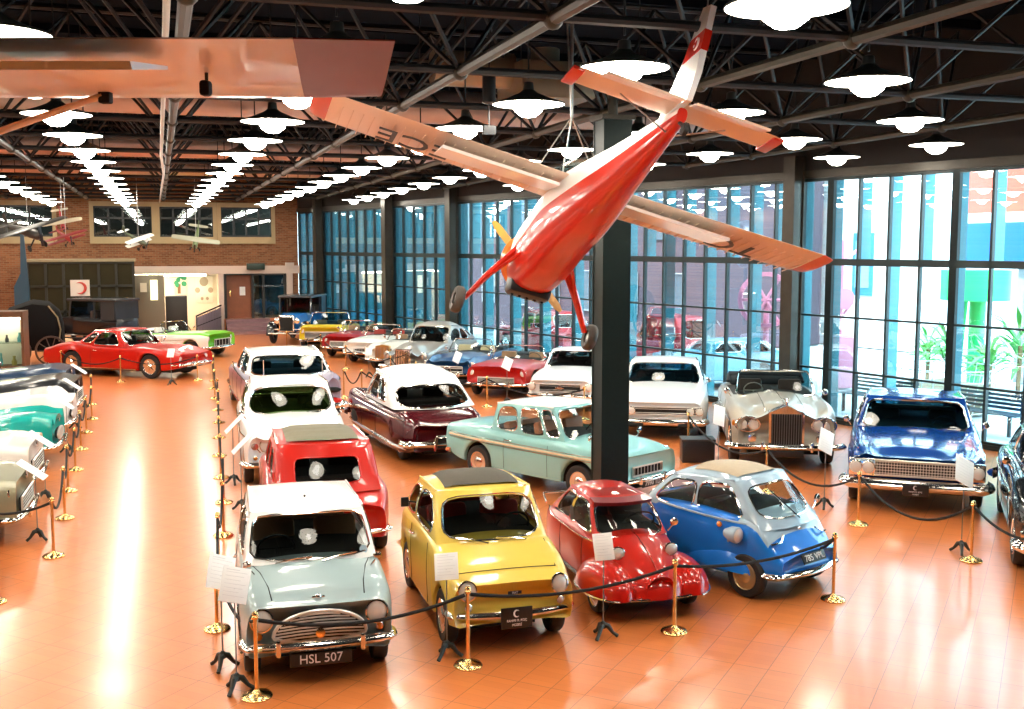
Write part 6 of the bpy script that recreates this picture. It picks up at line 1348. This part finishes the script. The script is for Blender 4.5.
model_plane('red and white model aeroplane hanging nose-down, leftmost of the small models by the brick wall', at(62, 222, 34), -1.3, .9, .3, 1.05, ('mred', (.35, .02, .02)), ('mcream', (.5, .42, .3)))
model_plane('red model aeroplane with black wheels hanging just below the cream-winged one', at(66, 237, 33), -1.0, .35, .3, 1.15, ('mred', (.35, .02, .02)), ('mred2', (.25, .03, .03)), True)
model_plane('white two-winged model aeroplane hanging left of the green one', at(138, 240, 36), -.5, .5, .25, 1.3, ('mdark', (.08, .1, .06)), ('mwhite', (.85, .85, .8)), True)
model_plane('green model aeroplane with pale wings hanging before the brick wall, rightmost of the models', at(196, 240, 36), -1.8, .8, -.2, 1.4, ('mgreen', (.1, .14, .05)), ('mpale', (.3, .3, .22)))
model_plane('dark model aeroplane with long wings hanging at the far left under the lamps', at(28, 232, 33), -.9, .2, .3, 2.4, ('mdark2', (.04, .035, .03)), ('mdark2', (.04, .035, .03)))
# ------------------------------------------------------------------ outside the windows
def out(px, py, n):                                            # point n metres beyond the glazed wall, seen at the pixel
    d = FW * F_PX + RT * (px - 512) + UP * (354.5 - py); A0 = WA + WN * n; t = (A0 - Vector((0, 0, 0))).dot(WN) / d.dot(WN); return Vector((d.x * t, d.y * t, CAM_H + d.z * t))
g = MB(); a, b, c_, d_ = wallM(-20, .4, -.05), wallM(LU + 30, .4, -.05), wallM(LU + 30, 60, -.05), wallM(-20, 60, -.05); g.add([a, b, c_, d_], [(0, 1, 2, 3)], 0, False)
pav = noisy(mat('paving', (.5, .56, .58), .8), 1.5, .1)
tag(g.obj('forecourt', pav), kind='structure')
ub = lambda px, n: (out(px, 250, n) - WA).dot(WD)
def block(name, px0, px1, n, dep, h, m, label, cat, parts=None):
    u0, u1 = sorted((ub(px0, n), ub(px1, n))); M = WM @ Matrix.Translation((u0, n, 0)); o = empty(name, label, cat, M=M); g = MB(); g.box(0, u1 - u0, 0, dep, 0, h); g.obj('walls', m, o)
    g = MB(); g.box(-.1, u1 - u0 + .1, -.12, dep, h, h + .2); g.obj('roof_edge', m, o)
    return o, u1 - u0
mv = mat('mauve_render', (.13, .09, .12), .8)
o, Lb = block('building', 712, 300, 9.0, 6, 9, noisy(mv, 1.2, .12), 'long mauve building facing the glass wall outside', 'building')
for k in range(14):
    g = MB(); u = 1.5 + k * (Lb - 2) / 14; g.box(u, u + 1.1, -.06, -.02, 1.2 if k % 3 else 0, 2.9); w_o = g.obj('window', mat('window_reveal', (.12, .16, .2), .4), o)
    g = MB(); g.tube([(u, -.08, 1.2), (u, -.08, 2.9), (u + 1.1, -.08, 2.9), (u + 1.1, -.08, 1.2)], .04, 5, closed=True); g.obj('window_frame', mat('win_white', (.6, .6, .62), .6), w_o)
for k in range(8):
    g = MB(); u = 2 + k * (Lb - 2) / 8; g.box(u, u + 1.6, -.06, -.02, 4.2, 6.4); g.obj('upper_window', MC['window_reveal'], o)
wo_m = mat('white_render', (.8, .82, .82), .8)
o, Lb2 = block('building', 925, 757, 15.4, 6, 9, wo_m, 'bright white building with a small blue shuttered window outside', 'building')
a = out(853, 233, 15.3); b = out(871, 296, 15.3); u0, u1 = sorted(((a - WA).dot(WD), (b - WA).dot(WD))); um = ub(925, 15.4)
g = MB(); g.box(u0 - um, u1 - um, -.08, 0, b.z, a.z); sh = g.obj('shutter', mat('shutter_blue', (.03, .2, .35), .5), o)
g = MB(); g.box(u0 - um + .15, u1 - um - .15, -.1, -.08, b.z + .3, a.z - .3); g.obj('shutter_pane', mat('shutter_light', (.2, .4, .55), .5), sh)
# ship hull
sh = empty('boat', 'red, white and blue boat hull towering outside at the upper right', 'boat', M=WM @ Matrix.Translation((ub(1085, 9), 9.0, 0)))
Lh = ub(928, 9) - ub(1085, 9)
def hz(py): return out(980, py, 9).z
R0 = []
for m_, zt, zb_, nm in ((mat('hull_red', (.75, .12, .08), .4), hz(150), hz(212), 'topsides'), (mat('hull_white', (.85, .85, .85), .4), hz(212), hz(222), 'waterline'), (mat('hull_blue', (.01, .14, .4), .4), hz(222), hz(262), 'lower_hull')):
    g = MB(); R = []
    for k in range(13):
        t = k / 12; x = lerp(-3, Lh, t); hw = 1.6 * (1 - t ** 3) + .02; f1 = lambda z: .5 + .5 * (z - 2) / 5
        sx = lambda z: (z - hz(262)) * .08 * t
        R.append([(x + sx(zt), -hw * f1(zt) + 1.6, zt), (x + sx(zb_), -hw * f1(zb_) + 1.6, zb_), (x + sx(zb_), hw * f1(zb_) + 1.6, zb_), (x + sx(zt), hw * f1(zt) + 1.6, zt)])
    g.loft(R); g.obj(nm, m_, sh)
for k in range(3):
    g = MB(); g.box(-2 + k * 2.2, -1.8 + k * 2.2, 1.2, 2.0, 0, hz(262) + .1); g.obj('cradle_post', mat('post_grey', (.3, .3, .32), .6), sh)
# green tank on legs
p = out(975, 300, 7.5); tk = empty('green_tank', 'bright green cylindrical tank on a thick leg outside, under the boat', 'tank', (p.x, p.y, 0)); zt, zb_ = out(975, 270, 7.5).z, out(975, 300, 7.5).z
gm = mat('tank_green', (.02, .5, .16), .4); g = MB(); g.lathe([(.0, zb_), (.9, zb_), (.9, zt), (0, zt)], 24); g.obj('drum', gm, tk)
g = MB(); g.tube([(0.1, 0, 0), (.1, 0, zb_)], .22, 12); g.tube([(-.5, 0, 0), (-.3, 0, zb_)], .06, 8); g.lathe([(0, 0), (.5, 0), (.5, .1), (0, .1)], 16); g.obj('leg', gm, tk)
# leafy plants
def palm(px, n, h, label, seed):
    random.seed(seed); p = out(px, 300, n); o = empty('leafy_shrub', label, 'shrub', (p.x, p.y, 0)); g = MB()
    g.tube([(0, 0, 0), (.03, 0, h * .5)], .06, 6); g.obj('stem', mat('stem_brown', (.15, .1, .05), .8), o); g = MB()
    for k in range(46):
        a = random.uniform(0, 2 * PI); e = random.uniform(-.1, 1.2); l = random.uniform(.5, 1.0) * h * .55; w = .07; b = Vector((0, 0, h * random.uniform(.3, .6))); d = Vector((math.cos(a) * math.cos(e), math.sin(a) * math.cos(e), math.sin(e))); sd = Vector((-math.sin(a), math.cos(a), 0)) * w
        m_ = b + d * l * .5; t = b + d * l - Vector((0, 0, l * .25)); g.add([b, m_ + sd, t, m_ - sd, m_ + Vector((0, 0, .03))], [(0, 1, 4), (1, 2, 4), (2, 3, 4), (3, 0, 4)])
    g.obj('foliage', mat('leaf_%d' % (seed % 2), [(.05, .3, .06), (.12, .42, .1)][seed % 2], .5), o)
for i, (px, n, h, l) in enumerate(((950, 6.0, 2.4, 'left of the green tank'), (992, 5.6, 2.2, 'in front of the green tank leg'), (1022, 7.0, 2.8, 'right of the green tank'), (930, 8.0, 2.0, 'farthest left by the wire basket'))): palm(px, n, h, 'green leafy shrub outside ' + l, 20 + i)
# wire basket of flowers
p = out(945, 350, 3.7); o = empty('wire_basket', 'round white wire mesh planter outside in front of the shrubs', 'planter', (p.x, p.y, 0)); g = MB()
for k in range(28):
    a = 2 * PI * k / 28; g.tube([(1.0 * math.cos(a), 1.0 * math.sin(a), 0), (1.25 * math.cos(a), 1.25 * math.sin(a), 1.1)], .012, 4)
for z in (.05, .3, .55, .8, 1.08): r = 1.0 + .25 * z / 1.1; g.tube([(r * math.cos(a), r * math.sin(a), z) for a in [2 * PI * k / 28 for k in range(28)]], .012, 4, closed=True)
g.obj('wire_mesh', mat('wire_white', (.7, .75, .72), .5), o); g = MB(); g.lathe([(0, 0), (.95, 0), (1.08, .6), (0, .8)], 20); g.obj('planting_bed', noisy(mat('bed_green', (.08, .25, .1), .9), 6, .4, (.3, .05, .08)), o)
# slatted benches
for i, (px, l) in enumerate(((870, 'behind the roof of the large blue saloon'), (975, 'between the large blue saloon and the black saloon'))):
    p = out(px, 395, 1.6); u = (p - WA).dot(WD); o = empty('slatted_bench', 'dark slatted bench outside the glass ' + l, 'bench', M=WM @ Matrix.Translation((u, 1.6, 0))); g = MB()
    for k in range(5): g.box(-.95, .95, k * .1, k * .1 + .07, .43, .46)
    for k in range(5): g.box(-.95, .95, .5, .53, .5 + k * .09, .56 + k * .09)
    g.obj('slats', mat('bench_dark', (.03, .06, .08), .6), o); g = MB()
    for x in (-.8, .8): g.box(x - .03, x + .03, 0, .06, 0, .43); g.box(x - .03, x + .03, .45, .51, 0, .95)
    g.obj('bench_frame', steel, o)
# pink pump frame and wheel
pk = mat('pump_pink', (.6, .2, .3), .5); p = out(840, 320, 5.0); z1 = out(840, 240, 5.0).z; o = empty('pump_stand', 'pink painted pump post outside, left of the bright white building front', 'pump', (p.x, p.y, 0)); g = MB()
g.tube([(0, 0, 0), (0, 0, z1)], .07, 8); g.rbox(-.35, .35, -.25, .25, 0, 1.5, .03); g.tube([(0, 0, z1 - .6), (.8, .2, z1 - .2)], .05, 6); g.tube([(-.4, 0, 1.5), (.4, 0, 2.4)], .04, 6); g.obj('post', pk, o); g = MB(); g.lathe([(.0, -.1), (.3, -.08), (.3, .08), (0, .1)], 14, Matrix.Translation((.1, 0, 2.5)) @ Matrix.Rotation(PI / 2, 4, 'X')); g.obj('pump_wheel', pk, o)
p = out(766, 300, 5.0); o = empty('flywheel', 'pink spoked flywheel outside behind the silver convertible', 'wheel', M=Matrix.Translation((p.x, p.y, p.z)) @ Matrix.Rotation(-YAW - .4, 4, 'Z') @ Matrix.Rotation(PI / 2, 4, 'X')); g = MB(); g.lathe([(.72, -.06), (.85, -.06), (.85, .06), (.72, .06)], 30, None, 0, True)
for k in range(6): a = PI * k / 3; g.tube([(0, 0, 0), (.75 * math.cos(a), .75 * math.sin(a), 0)], .05, 5)
g.obj('rim', pk, o); g = MB(); g.tube([(0, 0, -.1), (0, -p.z, -.1)], .09, 8); g.obj('stand', pk, o)
# vehicles outside
def outcar(name, label, px, n, col, L=4.2, h=1.5, rot=0.0):
    u = ub(px, n); p = wallM(u, n); P = sedan(L, .85, 1.0, 1.0, h, .9, .9, .7, -1.5, .3, -1.1); P.update(mat=paint(name, col), wr=.33, cap=.15)
    c = Car('sedan', label, 'car', (p, math.atan2(WD.y, WD.x) + rot), P); c.bumper(1, .42, .8); c.bumper(-1, .42, .8); c.lamp(L / 2 - .08, .6, .7, .09); c.grille_bars(L / 2 + .01, .5, .66, .4, 4); c.seams([.6, -.5])
outcar('outer_red', 'red saloon outside the glass behind the hanging aeroplane wheels', 545, 3.5, (.6, .03, .04), 4.4, 1.6)
outcar('outer_red2', 'dark red saloon outside the glass behind the white coupe', 668, 4.0, (.5, .03, .05), 4.6, 1.75)
outcar('outer_blue', 'pale blue saloon outside the glass behind the yellow car', 362, 2.6, (.03, .35, .65), 4.2, 1.9)
outcar('outer_sky', 'light blue small saloon outside behind the silver convertible', 722, 2.6, (.1, .45, .65), 3.6, 1.3, 1.2)
